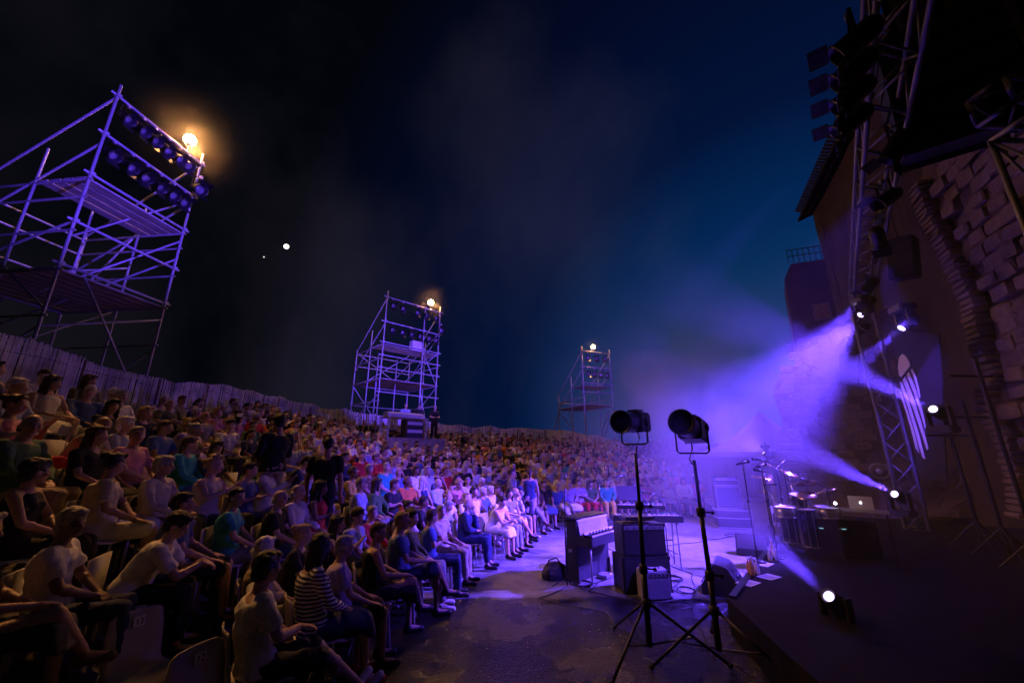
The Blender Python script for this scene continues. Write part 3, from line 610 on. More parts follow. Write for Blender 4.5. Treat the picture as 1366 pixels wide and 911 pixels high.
# keep the sound desk under the middle tower free
seats = [s for s in seats if not ((s['p'].xy - Vector((-5.0, 19.0))).length < 2.2)]
empties = [(315, 800), (262, 742), (205, 850), (632, 676), (616, 688), (150, 600), (905, 640), (885, 648)]
heroes = [  # head position in the photograph, and how that person looks
 (366, 757, dict(pose='stretch', fem=False, sleeve=.5, legs='short', skin='tan', hair='thick', haircol='black', top='white', bottom='black', shoes='white')),
 (432, 748, dict(pose='lap', fem=True, sleeve=1, legs='dress', skin='tan', hair='bob', haircol='black', top='white', bottom='navy', stripe=True, shoes='red')),
 (468, 728, dict(pose='thighs', fem=True, sleeve=.5, legs='short', skin='tan', hair='short', haircol='grey', top='lilac', bottom='black')),
 (513, 712, dict(pose='legcross', fem=True, sleeve=0, legs='dress', skin='tan', hair='short', haircol='brown', top='black', bottom='black', glasses=True)),
 (541, 706, dict(pose='legcross', fem=True, sleeve=.5, legs='short', skin='tan', hair='short', haircol='blond', top='blue', bottom='navy', glasses=True)),
 (570, 690, dict(pose='crossed', fem=False, sleeve=.5, legs='long', skin='tan', hair='short', haircol='brown', top='blue', bottom='navy')),
 (597, 682, dict(pose='turned', fem=False, sleeve=.5, legs='long', skin='fair', hair='short', haircol='grey', top='cream', bottom='beige')),
 (612, 680, dict(pose='chin', fem=False, sleeve=1, legs='long', skin='fair', hair='bald', haircol='grey', top='navy', bottom='navy')),
 (655, 668, dict(pose='lean', fem=True, sleeve=0, legs='dress', skin='fair', hair='bun', haircol='dark brown', top='white', bottom='white')),
 (668, 664, dict(pose='lap', fem=True, sleeve=.5, legs='long', skin='fair', hair='long', haircol='brown', top='white', bottom='grey')),
 (678, 664, dict(pose='legcross', fem=True, sleeve=.5, legs='short', skin='fair', hair='long', haircol='black', top='grey', bottom='white')),
 (690, 655, dict(pose='chin', fem=False, sleeve=1, legs='short', skin='fair', hair='bald', haircol='white', top='white', bottom='grey')),
 (722, 648, dict(pose='thighs', fem=True, sleeve=.5, legs='dress', skin='fair', hair='short', haircol='dark brown', top='black', bottom='denim')),
 (748, 650, dict(pose='legcross', fem=False, sleeve=1, legs='long', skin='fair', hair='short', haircol='grey', top='blue', bottom='white')),
 (760, 648, dict(pose='lap', fem=True, sleeve=1, legs='dress', skin='fair', hair='long', haircol='blond', top='lilac', bottom='white')),
 (772, 650, dict(pose='crossed', fem=True, sleeve=1, legs='long', skin='fair', hair='short', haircol='brown', top='lilac', bottom='red')),
 (790, 650, dict(pose='lap', fem=True, sleeve=.5, legs='long', skin='fair', hair='long', haircol='black', top='green', bottom='red')),
 (802, 652, dict(pose='thighs', fem=False, sleeve=1, legs='long', skin='fair', hair='short', haircol='grey', top='turquoise', bottom='yellow')),
 (900, 655, dict(pose='clap', fem=False, sleeve=1, legs='short', skin='fair', hair='short', haircol='grey', top='lilac', bottom='white')),
 (364, 718, dict(pose='lap', fem=False, sleeve=1, legs='long', skin='fair', hair='long', haircol='white', top='beige', bottom='grey')),
 (412, 707, dict(pose='lap', fem=True, sleeve=.5, legs='dress', skin='fair', hair='bun', haircol='blond', top='black', bottom='black')),
 (440, 690, dict(pose='clap', fem=True, sleeve=0, legs='dress', skin='tan', hair='long', haircol='dark brown', top='black', bottom='black')),
 (468, 678, dict(pose='turned', fem=False, sleeve=.5, legs='long', skin='tan', hair='thick', haircol='dark brown', top='azure', bottom='navy')),
 (513, 670, dict(pose='turned', fem=False, sleeve=1, legs='long', skin='fair', hair='short', haircol='grey', top='red', bottom='denim')),
 (488, 640, dict(pose='thighs', fem=False, sleeve=1, legs='long', skin='tan', hair='short', haircol='grey', top='azure', bottom='grey', cap='beige')),
 (567, 650, dict(pose='lap', fem=True, sleeve=0, legs='dress', skin='fair', hair='long', haircol='white', top='navy', bottom='navy')),
 (580, 652, dict(pose='thighs', fem=False, sleeve=1, legs='long', skin='fair', hair='bald', haircol='grey', top='azure', bottom='grey', glasses=True)),
 (594, 650, dict(pose='lap', fem=True, sleeve=.5, legs='dress', skin='fair', hair='curly', haircol='blond', top='white', bottom='white')),
 (608, 655, dict(pose='thighs', fem=True, sleeve=1, legs='long', skin='fair', hair='bob', haircol='blond', top='white', bottom='grey')),
 (532, 655, dict(pose='crossed', fem=False, sleeve=.5, legs='long', skin='tan', hair='short', haircol='brown', top='black', bottom='black')),
 (155, 690, dict(pose='lean', fem=False, sleeve=.5, legs='long', skin='tan', hair='thick', haircol='black', top='white', bottom='black')),
 (192, 628, dict(pose='thighs', fem=False, sleeve=1, legs='long', skin='tan', hair='thick', haircol='grey', top='cream', bottom='grey')),
 (232, 668, dict(pose='thighs', fem=False, sleeve=.5, legs='short', skin='tan', hair='short', haircol='black', top='denim', bottom='black')),
 (165, 760, dict(pose='lean', fem=False, sleeve=.5, legs='long', skin='tan', hair='short', haircol='brown', top='black', bottom='black')),
 (60, 640, dict(pose='lap', fem=True, sleeve=0, legs='long', skin='tan', hair='thick', haircol='black', top='black', bottom='black')),
 (110, 630, dict(pose='crossed', fem=True, sleeve=.5, legs='long', skin='tan', hair='long', haircol='brown', top='olive', bottom='black')),
 (15, 545, dict(pose='clap', fem=True, sleeve=0, legs='long', skin='tan', hair='bun', haircol='brown', top='pink', bottom='red')),
 (112, 522, dict(pose='turned', fem=False, sleeve=1, legs='long', skin='tan', hair='short', haircol='white', top='blue', bottom='navy')),
 (120, 545, dict(pose='lean', fem=False, sleeve=1, legs='long', skin='tan', hair='bald', haircol='grey', top='cream', bottom='black')),
 (198, 527, dict(pose='lean', fem=True, sleeve=.5, legs='long', skin='tan', hair='short', haircol='white', top='cream', bottom='black')),
 (240, 530, dict(pose='arm_up', fem=False, sleeve=.5, legs='long', skin='tan', hair='short', haircol='brown', top='white', bottom='black', stripe=True)),
 (292, 543, dict(pose='thighs', fem=False, sleeve=1, legs='long', skin='fair', hair='short', haircol='white', top='black', bottom='black', glasses=True)),
 (335, 600, dict(pose='lean', fem=True, sleeve=.5, legs='long', skin='tan', hair='long', haircol='brown', top='green', bottom='black')),
 (25, 500, dict(pose='thighs', fem=False, sleeve=1, legs='long', skin='tan', hair='short', haircol='white', top='azure', bottom='black')),
 (402, 578, dict(pose='thighs', fem=False, sleeve=1, legs='long', skin='fair', hair='short', haircol='white', top='beige', bottom='black')),
 (455, 595, dict(pose='clap', fem=False, sleeve=.5, legs='long', skin='tan', hair='bald', haircol='grey', top='orange', bottom='black')),
 (520, 605, dict(pose='lap', fem=True, sleeve=.5, legs='long', skin='tan', hair='curly', haircol='dark brown', top='brown', bottom='black')),
]
COL['azure'] = COL.pop('pale blue'); COL['charcoal'] = COL.pop('dark grey')
taken = {}
for i, s in enumerate(seats): s['i'] = i; s['use'] = None
def nearest(px, py, maxd, pool):
    best = min(pool, key=lambda s: (s['head'][0] - px) ** 2 + (s['head'][1] - py) ** 2); d = math.hypot(best['head'][0] - px, best['head'][1] - py)
    return best if d < maxd else None
for px, py in empties:
    s = nearest(px, py, 60, [s for s in seats if s['use'] is None and (s['k'] < 3)]);
    if s: s['use'] = 'empty'
for s in seats:      # the near end of the front rows is empty in the picture
    if s['use'] is None and ((s['k'] == 0 and s['head'][0] < 362) or (s['k'] == 1 and s['head'][0] < 318) or (s['head'][0] < 150 and s['head'][1] > 735)): s['use'] = 'gone'
for px, py, lk in heroes:
    s = nearest(px, py, 45, [s for s in seats if s['use'] is None])
    if s: s['use'] = lk; s['hero'] = (px, py)

POSES = ['thighs', 'crossed', 'lean', 'chin', 'legcross', 'lap', 'clap', 'turned', 'lap', 'thighs']
TOPS = ['white'] * 7 + ['cream'] * 2 + ['azure'] * 3 + ['blue', 'navy', 'navy', 'black', 'black', 'black', 'black', 'black', 'black', 'navy', 'charcoal', 'charcoal', 'grey', 'red', 'green', 'pink', 'orange', 'beige', 'lilac', 'brown', 'denim', 'olive', 'turquoise', 'yellow']
for s in seats:
    if s['use'] is None:
        if rs.random() < .035: s['use'] = 'gone'; continue
        fem = rs.random() < .5; legs = rs.choice(['long', 'short', 'dress']) if fem else rs.choice(['long', 'long', 'short'])
        top = rs.choice(TOPS)
        if fem: hair = rs.choice(['long', 'bob', 'bun', 'ponytail', 'curly', 'long', 'short']); hc = rs.choice(['black', 'dark brown', 'brown', 'blond', 'reddish', 'dark brown', 'grey'])
        else: hair = rs.choice(['short', 'thick', 'bald', 'short', 'short']); hc = rs.choice(['black', 'dark brown', 'brown', 'grey', 'white', 'grey'])
        s['use'] = dict(pose=rs.choice(POSES), fem=fem, sleeve=rs.choice([.5, .5, 1, 0] if fem else [.5, .5, 1]), legs=legs, skin=rs.choice(['fair', 'fair', 'tan', 'tan', 'tan', 'brown']), hair=hair, haircol=hc, top=top,
                        bottom=(top if legs == 'dress' and rs.random() < .7 else rs.choice(['black', 'navy', 'denim', 'beige', 'grey', 'white', 'charcoal'])), shoes=rs.choice(['black', 'white', 'brown']))
        if rs.random() < .05: s['use']['hat' if rs.random() < .4 else 'cap'] = rs.choice(['white', 'beige', 'navy'])
POSEW = {'thighs': 'upright', 'crossed': 'arms-crossed', 'lean': 'forward-leaning', 'chin': 'chin-resting', 'legcross': 'cross-legged', 'lap': 'relaxed', 'clap': 'clapping', 'turned': 'sideways-turned', 'stretch': 'stretched-out', 'arm_up': 'arm-raising'}
def sector(x):
    for lim, w in ((70, 'at left picture edge'), (160, 'under left tower deck'), (300, 'right of left tower'), (385, 'behind dark standing man'), (460, 'left of middle tower'), (530, 'under middle tower desk'), (600, 'under middle tower lamp'), (650, 'right of middle tower'),
                   (700, 'behind standing pair'), (750, 'left of farthest tower'), (800, 'below farthest tower'), (870, 'beside left follow spot')):
        if x < lim: return w
    return 'beside right follow spot'
def base_label(s, extra=None):
    u = s['use']; g = {0: 'vest', .5: 'tee', 1: 'shirt'}[u['sleeve']]
    if u.get('stripe'): g = 'striped ' + g
    low = {'dress': 'skirt', 'short': 'shorts', 'long': 'trousers'}[u['legs']]
    t = f"{POSEW[u['pose']]} person in {u['top']} {g}"
    if extra: return t + f" beside {extra} top, {ROWW[s['k']]} row {sector(s['head'][0])}"
    if u.get('cap'): t += f" and {u['cap']} cap"
    elif u.get('hat'): t += f" and {u['hat']} sunhat"
    elif s['use'].get('glasses'): t += " and glasses"
    else: t += f" and {u['bottom']} {low}"
    return t + f", {ROWW[s['k']]} row {sector(s['head'][0])}"
ppl = [s for s in seats if isinstance(s['use'], dict)]
inframe = [s for s in ppl if -25 < s['head'][0] < 940 and s['head'][1] < 940]
inframe.sort(key=lambda s: s['head'][2] * (1 + .0 * s['k']))
own = inframe[:292]; ownset = {s['i'] for s in own}
for s in own:       # the picture neighbour one can name
    nb = [q for q in ppl if q['k'] == s['k'] and q is not s and abs(q['head'][0] - s['head'][0]) < 60]
    s['nb'] = min(nb, key=lambda q: abs(q['head'][0] - s['head'][0]))['use']['top'] if nb else None
lab = {}
for s in own: lab.setdefault(base_label(s), []).append(s)
for key, L_ in list(lab.items()):
    if len(L_) > 1:
        for s in L_:
            s['label'] = base_label(s, s['nb']) if s['nb'] else key
    else: L_[0]['label'] = key
n0 = 0
for s in own:
    d = LOOKAT - s['p'].xy; face = math.atan2(d.y, d.x) - PI / 2 + rs.uniform(-.16, .16)
    dist = (s['p'] - CAM).length; lod = 0 if dist < 6.8 else 1
    z = s['p'].copy()
    o = person(z, face, s['use'], lod, rs.uniform(.95, 1.05)); o.scale.x *= rs.uniform(.94, 1.09) * (-1 if 'hero' not in s and rs.random() < .5 else 1); o.rotation_euler.x = rs.uniform(-.035, .035); tag(o, s['label'], 'person', 'people seated in the curved stands'); n0 += 1; s['face'] = face
    if s['use'].get('stripe'):
        for c in o.children:
            if c.name.startswith('top'): c.data = c.data.copy(); s['stripe_mesh'] = c.data
# chairs in the first rows, each a thing
fg = 0; wn = -1; seen_l = set()
numbers = iter(['14', '16', '11', '12', '9', '15', '13', '10', '8', '7', '6', '5'])
for s in seats:
    if s['k'] < 2 and s['head'][1] < 960 or s['use'] == 'empty':
        d = LOOKAT - s['p'].xy; face = s.get('face', math.atan2(d.y, d.x) - PI / 2); pz = s['p'].copy()
        if s['use'] == 'empty':
            white = s['head'][0] > 500
            side = 'nearest the camera' if s['head'][1] > 830 else sector(s['head'][0])
            num = next(numbers); wn += white
            if not white: face = math.atan2(2.0 - pz.y, 2.6 - pz.x) - PI / 2
            chair(pz, face, f"empty {'bright white' if white else 'pale'} plastic chair with number sticker {num}, {ROWW[s['k']]} row {side}" if not white else f"{['nearest', 'second', 'third', 'fourth', 'farthest'][wn % 5]} one of the empty bright white plastic chairs in the front row", 'empty plastic chairs', number=num, white=white)
        elif isinstance(s['use'], dict) and s['i'] in ownset:
            u = s['use']; chair(pz, face, f"pale plastic chair under {POSEW[u['pose']]} person in {u['top']}, {ROWW[s['k']]} row {sector(s['head'][0])}" if s['i'] % 3 else f"plastic chair under {POSEW[u['pose']]} person in {u['top']} with {u['bottom']} {'skirt' if u['legs'] == 'dress' else 'legwear'}, {sector(s['head'][0])}", 'occupied plastic chairs')
# the rest of the crowd and of the chairs: past 300 of a kind, one object each
def arr(me, coarse=None):
    v = np.empty(len(me.vertices) * 3, 'f'); me.vertices.foreach_get('co', v); ls = np.empty(len(me.loops), 'i'); me.loops.foreach_get('vertex_index', ls)
    st = np.empty(len(me.polygons), 'i'); me.polygons.foreach_get('loop_start', st); tt = np.empty(len(me.polygons), 'i'); me.polygons.foreach_get('loop_total', tt)
    return v.reshape(-1, 3), ls, tt
HAIR2 = {k: hair_mesh(k, .03, i) for i, k in enumerate(('short', 'thick', 'bald', 'long', 'bob', 'bun', 'ponytail', 'curly'))}
def bake(items, name, material, **tg):
    Vs, Ls, Ts, Cs = [], [], [], []; off = 0
    for me, M, col in items:
        v, ls, tt = cached(('arr', me.name), lambda: arr(me)); M = np.array(M); Vs.append(v @ M[:3, :3].T + M[:3, 3]); Ls.append(ls + off); Ts.append(tt); Cs.append(np.tile(np.array([*col, 1], 'f'), (len(v), 1))); off += len(v)
    v = np.concatenate(Vs); l = np.concatenate(Ls); t = np.concatenate(Ts); c = np.concatenate(Cs); st = np.concatenate([[0], np.cumsum(t)[:-1]])
    me = bpy.data.meshes.new(name); me.vertices.add(len(v)); me.vertices.foreach_set('co', v.astype('f').ravel()); me.loops.add(len(l)); me.loops.foreach_set('vertex_index', l.astype('i')); me.polygons.add(len(t)); me.polygons.foreach_set('loop_start', st.astype('i')); me.polygons.foreach_set('loop_total', t.astype('i'))
    me.update(calc_edges=True); me.validate(); me.polygons.foreach_set('use_smooth', [True] * len(me.polygons))
    a = me.color_attributes.new('col', 'FLOAT_COLOR', 'POINT'); a.data.foreach_set('color', c.ravel()); me.materials.append(material)
    o = bpy.data.objects.new(name, me); C.objects.link(o); return tag(o, **tg)
M_far = mat('crowd_cloth', (.5, .5, .5), .8, 0, 6, .15, vcol='col')
it = []; far = [s for s in ppl if s['i'] not in ownset and s['head'][2] > 6]
def lod2(kind, p, *a):
    P = get_pose(p)
    return cached((kind + '2', p, *a), {'b': lambda: body_mesh(P, a[0], .036) , 's': lambda: shirt_mesh(P, a[0], a[1], .042, 1), 'l': lambda: legs_mesh(P, a[0], .05, 1)}[kind])
for s in far:
    u = s['use']; d = LOOKAT - s['p'].xy; face = math.atan2(d.y, d.x) - PI / 2 + rs.uniform(-.2, .2); M = Matrix.Translation(s['p']) @ Matrix.Rotation(face, 4, 'Z') @ Matrix.Diagonal((rs.uniform(.92, 1.08) * (1 if rs.random() < .5 else -1), 1, rs.uniform(.94, 1.05), 1))
    it += [(lod2('b', u['pose'], u['fem']), M, SKIN[u['skin']]), (lod2('s', u['pose'], u['fem'], u['sleeve']), M, COL[u['top']]), (lod2('l', u['pose'], u['legs']), M, COL[u['bottom']]), (HAIR2[u['hair']], M @ head_M(get_pose(u['pose'])), HC[u['haircol']])]
if it: bake(it, 'crowd', M_far, kind='stuff')
m = MB(); m.box((0, 0, .435), (.40, .42, .02)); m.box((0, -.235, .66), (.40, .02, .36))
for sx in (-1, 1):
    for sy in (-.2, .18): m.box((.17 * sx, sy, .215), (.02, .02, .43))
SM = m.mesh('seatm'); it = []
for s in seats:
    if s['k'] >= 2 and s['use'] != 'empty' and s['head'][2] > 2:
        d = LOOKAT - s['p'].xy; it.append((SM, Matrix.Translation(s['p']) @ Matrix.Rotation(math.atan2(d.y, d.x) - PI / 2, 4, 'Z'), (.6, .58, .52)))
bake(it, 'chair_rows', M_far, kind='stuff')
print('SEATS', len(seats), 'own', n0, 'far', len(far))

# ------------------------------------------------------------------ people on their feet
def standing(x, y, facept, look, label, lod=0, sc=1.0, z=None, group='people on their feet'):
    d = Vector(facept) - Vector((x, y)); o = person((x, y, slope_xy(x, y) if z is None else z), math.atan2(d.y, d.x) - PI / 2, look, lod, sc); return tag(o, label, 'person', group)
standing(-3.9, 6.8, (-9, 9), dict(pose='stand_hold', fem=False, sleeve=1, legs='long', skin='tan', hair='thick', haircol='black', top='black', bottom='beige', cap='charcoal'), 'standing person in black shirt and dark cap in the left aisle', 0, 1.09, z=slope_xy(-3.9, 6.8) + .12)
standing(-3.12, 7.0, (-4.5, 16), dict(pose='stand', fem=False, sleeve=.5, legs='long', skin='tan', hair='short', haircol='black', top='black', bottom='black'), 'standing person in black tee with bare arms, right of the black-shirted one', 0, 1.07, z=slope_xy(-3.12, 7.0) + .10)
standing(.0, 12.4, (4, 12), dict(pose='walk', fem=False, sleeve=.5, legs='long', skin='tan', hair='short', haircol='dark brown', top='grey', bottom='denim'), 'person in grey tee walking past the front row', 1, 1.0)
standing(.5, 12.1, (0, 20), dict(pose='stand', fem=True, sleeve=0, legs='short', skin='tan', hair='ponytail', haircol='dark brown', top='navy', bottom='lilac'), 'standing person in navy vest and pale shorts with back to the stage', 1, 1.0)
for x, y, hc, col, l in ((-5.35, 20.2, 'grey', 'azure', 'technician in pale shirt behind the sound desk'), (-4.75, 20.5, 'dark brown', 'black', 'technician in black tee at the middle of the sound desk'), (-4.05, 21.1, 'grey', 'black', 'technician in black shirt right of the sound desk')):
    standing(x, y, (4, 8), dict(pose='stand_hold', fem=False, sleeve=.5, legs='long', skin='fair', hair='short', haircol=hc, top=col, bottom='black'), l, 1, 1.0, group='technicians at the desk', z=slope_xy(-5.15, 19.35) + .95)
finish_people_materials()
for s in own:
    if 'stripe_mesh' in s: s['stripe_mesh'].materials.clear(); s['stripe_mesh'].materials.append(M_stripe)
# ------------------------------------------------------------------ lamps that hang on the towers and trusses
def par_meshes():
    m = MB(); m.lathe([(.03, -.20), (.075, -.19), (.10, -.14), (.105, -.02), (.108, .14), (.125, .15), (.125, .165), (.104, .165), (.10, .02), (.02, .0)], 16); body = m.mesh('lamp_can', True)
    m = MB(); m.lathe([(.001, .012), (.05, .022), (.098, .03), (.098, .024), (.001, .004)], 16); lens = m.mesh('lens', True)
    m = MB()
    for s in (-1, 1): m.box((.13 * s, 0, .12), (.006, .03, .27))
    m.box((0, 0, .255), (.27, .03, .006)); yoke = m.mesh('yoke')
    m = MB(); m.box((0, 0, .29), (.05, .05, .07)); m.tube((0, 0, .25), (0, 0, .30), .012); clamp = m.mesh('clamp')
    m = MB(); m.box((0, .14, .23), (.24, .005, .15), Matrix.Rotation(R(-30), 3, 'X')); door = m.mesh('barn_door')
    return body, lens, yoke, clamp, door
PARM = par_meshes()
M_lens = mat('lamp_lens', (.35, .35, .38), .12, .6)
for me, mm in zip(PARM, (M_blackmetal, M_lens, M_blackmetal, M_alu, M_blackmetal)): me.materials.append(mm)
def hung_lamp(loc, target, label, group, s=1.0, doors=True, upright=False, metal=None):
    """loc: the pipe it hangs from"""
    o = empty('stage_lamp', loc, label=label, cat='stage lamp', group=group); o.scale = (s,) * 3
    d = Vector(target) - Vector(loc); az = math.atan2(d.y, d.x) - PI / 2; o.rotation_euler = (0, 0, az)
    B, Ln, Y, K, D = PARM; T = Matrix.Translation((0, 0, -.30)) if not upright else Matrix.Translation((0, 0, .30)) @ Matrix.Rotation(PI, 4, 'Y')
    inst('yoke', Y, o, M=T); inst('clamp', K, o, M=T)
    h = math.hypot(d.x, d.y); el = math.atan2(d.z + (.3 if not upright else -.3), h)
    Q = Matrix.Translation((0, 0, -.30 if not upright else .30)) @ Matrix.Rotation(-PI / 2 + el, 4, 'X')
    b = inst('lamp_can', B, o, M=Q); inst('lens', Ln, b)
    if doors:
        for a in (0, PI): inst('barn_door', D, b, M=Matrix.Rotation(a, 4, 'Z'))
    return o

# ------------------------------------------------------------------ scaffold towers
PLK = MB().box((0, 0, 0), (1, .30, .045)).mesh('deck_plank'); PLK.materials.append(M_plank); bevel(PLK, .006, 1)
CPL = MB().box((0, 0, 0), (.11, .10, .10)).lathe([(.045, -.05), (.045, .05)], 8).mesh('coupler'); CPL.materials.append(M_galv)
def unit_tube(r): return cached(('ut', r), lambda: _ut(r))
def _ut(r, m=None):
    me = MB().tube((0, 0, 0), (0, 0, 1), r, n=8).mesh('tube', True); me.materials.append(m or M_galv); return me
def pipe(name, a, b, par, r=.036, mesh=None):
    a, b = Vector(a), Vector(b); d = b - a; o = bpy.data.objects.new(name, mesh or unit_tube(r)); C.objects.link(o); o.parent = par
    o.matrix_local = Matrix.Translation(a) @ d.to_track_quat('Z', 'Y').to_matrix().to_4x4() @ Matrix.Diagonal((1, 1, d.length, 1)); return o
def tower(A, B, zt, z0, depth, mids, decks, ledgers, rear_top, label, guard=(), braces=(), rear_decks=(), r=.036, diag_front=()):
    """A, B front feet (left, right seen from the stage); depth goes away from the stage"""
    A, B = Vector((*A, 0)), Vector((*B, 0)); ax = (B - A); w = ax.length; ax.normalize(); ot = Vector((-ax.y, ax.x, 0))
    if ot.dot(A - Vector((4, 8, 0))) < 0: ot = -ot
    root = empty('scaffold_tower', A + Vector((0, 0, z0)), label=label, cat='scaffold tower', group='scaffold towers round the stands')
    M = Matrix((ax, ot, Vector((0, 0, 1)))).transposed().to_4x4()
    root.matrix_world = Matrix.Translation(A + Vector((0, 0, z0))) @ M if M.determinant() > 0 else Matrix.Translation(A + Vector((0, 0, z0)))
    MI = root.matrix_world.inverted()
    P = lambda u, v, z: MI @ (A + ax * (u * w) + ot * v + Vector((0, 0, z)))
    for u in [0, 1] + mids: pipe('post', P(u, 0, z0), P(u, 0, zt + (.35 if u in (0, 1) else -.02)), root, r); pipe('base_jack', P(u, 0, z0 - .1), P(u, 0, z0 + .1), root, r * 1.6)
    for u in (0, 1): pipe('post', P(u, depth, z0), P(u, depth, rear_top), root, r)
    for u in (0, .5, 1):
        if u != .5: pipe('post', P(u, depth * .45, z0), P(u, depth * .45, decks[0] + 1.0), root, r * .9)
    for z in ledgers:
        pipe('ledger', P(-.06, 0, z), P(1.06, 0, z), root, r)
        for u in [0, 1] + mids: inst('coupler', CPL, root, P(u, -.02, z))
    for z in decks + list(guard):
        if z <= rear_top:
            for u in (0, 1): pipe('transom', P(u, -.1, z - .05), P(u, depth + .1, z - .05), root, r * .9)
            pipe('ledger', P(0, depth, z - .05), P(1, depth, z - .05), root, r * .9)
    for u in (0, 1):   # the long sloping stays from the head down to the low rear bay
        pipe('stay', P(u, 0, zt - .05), P(u, depth, rear_top - .1), root, r * .9); pipe('stay', P(u, 0, zt - 1.5), P(u, depth, rear_top - 1.3), root, r * .85)
    for (u0, v0, za, u1, v1, zb) in braces: pipe('brace', P(u0, v0 * depth, za), P(u1, v1 * depth, zb), root, r * .85)
    for i, z in enumerate(decks):
        full = i > 0 or True; d0, d1 = (0.05, depth * .42) if i == 0 else (0.05, depth - .05)
        n = max(2, int((d1 - d0) / .33))
        for q in range(n):
            v = d0 + .17 + q * (d1 - d0 - .3) / max(1, n - 1); o = inst('deck_plank', PLK, root, M=Matrix.Translation(P(.5, v, z)) @ Matrix.Rotation(random.uniform(-.012, .012), 4, 'Z') @ Matrix.Diagonal((w * 1.02 if M.determinant() > 0 else w, 1, 1, 1)))
            if M.determinant() <= 0: o.matrix_local = MI @ (Matrix.Translation(A + ax * (.5 * w) + ot * v + Vector((0, 0, z))) @ Matrix.Rotation(math.atan2(ax.y, ax.x), 4, 'Z') @ Matrix.Diagonal((w, 1, 1, 1)))
    return root, (lambda u, v, z: A + ax * (u * w) + ot * v + Vector((0, 0, z)))

PL = at(517, 400, t=1)
def top_at(px, py, h): d = ray(px, py); return CAM + d * (h / d.z)
# tower 1
A1, B1 = top_at(157, 128, 9.0), top_at(268, 218, 9.0); z1 = A1.z
t1, P1 = tower(A1.xy, B1.xy, z1, 2.0, 3.4, [], [z1 - 2.5, z1 - 4.9, z1 - 6.9], [z1, z1 - 1.2, z1 - 2.4, z1 - 3.7, z1 - 4.8, z1 - 7.0], z1 - 2.3, 'largest scaffold tower, above the left end of the stands', guard=[z1 - 3.0, z1 - 3.9, z1 - 6.0],
    braces=[(0, 0, z1 - 6.3, 1, 0, z1 - 5.3), (0, 1, z1 - 8.5, 0, 0, z1 - 6.3), (1, 0, z1 - 3.4, .45, 1, z1 - 5.9), (1, 0, z1 - 2.8, .3, .45, z1 - 5.1), (1, 0, z1 - 1.4, .4, .45, z1 - 3.4), (0, 0, z1 - 7, 1, 1, z1 - 8.6), (0, 1, z1 - 5.9, 1, 1, z1 - 8.4), (1, 0, z1 - 6.2, 1, 1, z1 - 8.5), (.0, 1, z1 - 3.4, 0, 0, z1 - 5.9), (0, .45, z1 - 5, 1, .45, z1 - 3.6), (.2, 0, z1 - 4.9, .8, 0, z1 - 7), (0, .5, z1 - 7, 1, .5, z1 - 5), (.0, 1, z1 - 7, .5, 1, z1 - 5), (1, .5, z1 - 2.6, 1, 1, z1 - 4.8), (0, 0, z1 - 3.7, 0, 1, z1 - 4.9), (.5, .45, z1 - 2.5, .5, .45, z1 - 4.9)], r=.034)
# tower 2
A2, B2 = top_at(517, 396, 8.2), top_at(587, 417, 8.2); z2 = A2.z
t2, P2 = tower(A2.xy, B2.xy, z2, 1.0, 3.0, [.70], [z2 - 2.6, z2 - 4.4], [z2, z2 - 1.38, z2 - 2.5, z2 - 3.2, z2 - 3.85, z2 - 5.1, z2 - 6.9], z2 - 2.4, 'middle scaffold tower with a white box on its upper deck, above the sound desk', guard=[z2 - 3.3, z2 - 5.5],
    braces=[(.70, 0, z2 - 4.8, .92, 0, z2 - 7.6), (.12, .4, z2 - 3.0, .12, .4, z2 - 6.9), (.45, .4, z2 - 3.0, .45, .4, z2 - 6.9), (0, 1, z2 - 2.6, 1, 1, z2 - 4.4), (.7, 0, z2 - 2.6, 1, 0, z2 - 4.4), (0, .45, z2 - 4.4, .7, .45, z2 - 2.6), (1, 0, z2 - 4.5, 1, 1, z2 - 6.6), (0, 1, z2 - 4.5, .6, 1, z2 - 7), (1, 0, z2 - 1.3, .70, 1, z2 - 3.9), (1, 0, z2 - 2.5, .7, 1, z2 - 4.6), (0, 0, z2 - 5.2, 0, 1, z2 - 6.6)], r=.034)
# tower 3
A3, B3 = top_at(776, 468, 8.2), top_at(813, 472, 8.2); z3 = A3.z
t3, P3 = tower(A3.xy, B3.xy, z3, .6, 4.2, [], [z3 - 2.8, z3 - 4.3], [z3, z3 - 1.3, z3 - 2.6, z3 - 3.35], z3 - 3.0, 'farthest scaffold tower, standing behind the reed fence', guard=[z3 - 3.7],
    braces=[(1, 0, z3 - 4.7, .45, 0, z3 - 7.6), (1, .15, z3 - 4.7, .5, .15, z3 - 7.6), (0, 1, z3 - 4.5, 0, 0, z3 - 7.5), (0, .6, z3 - 4.5, .5, .8, z3 - 7.5), (0, 1, z3 - 4.5, 0, 1.5, z3 - 7.6)], r=.05)
M_flood = mat('flood_glass', (1, .7, .3), .3, emit=((1, .52, .16), 60))
FLOODC = (1, .42, .12)
def flood(P, u, z, s, label, E, tgt):
    p = P(u, 0, z); o = empty('flood_lamp', p, label=label, cat='flood lamp', group='flood lamps on the tower heads')
    MB().tube((0, 0, 0), (0, 0, .28), .022).obj('bracket', M_galv, o); MB().lathe([(.03, .24), (.06, .26), (.07, .30), (.03, .31)], 16).obj('lamp_housing', M_blackmetal, o, True)
    g = MB().ball((0, 0, .44), s).obj('lamp_globe', M_flood, o, True)
    l = lamp('flood_glow', 'POINT', (0, 0, .44 + s + .02), E * .3, FLOODC, size=s * 1.1); l.parent = o
    d = (Vector(tgt) - p).normalized(); lamp('flood_light', 'SPOT', p + V(0, 0, .44) + d * (s + .08), E, FLOODC, tgt, s, 96, .8)
    return o
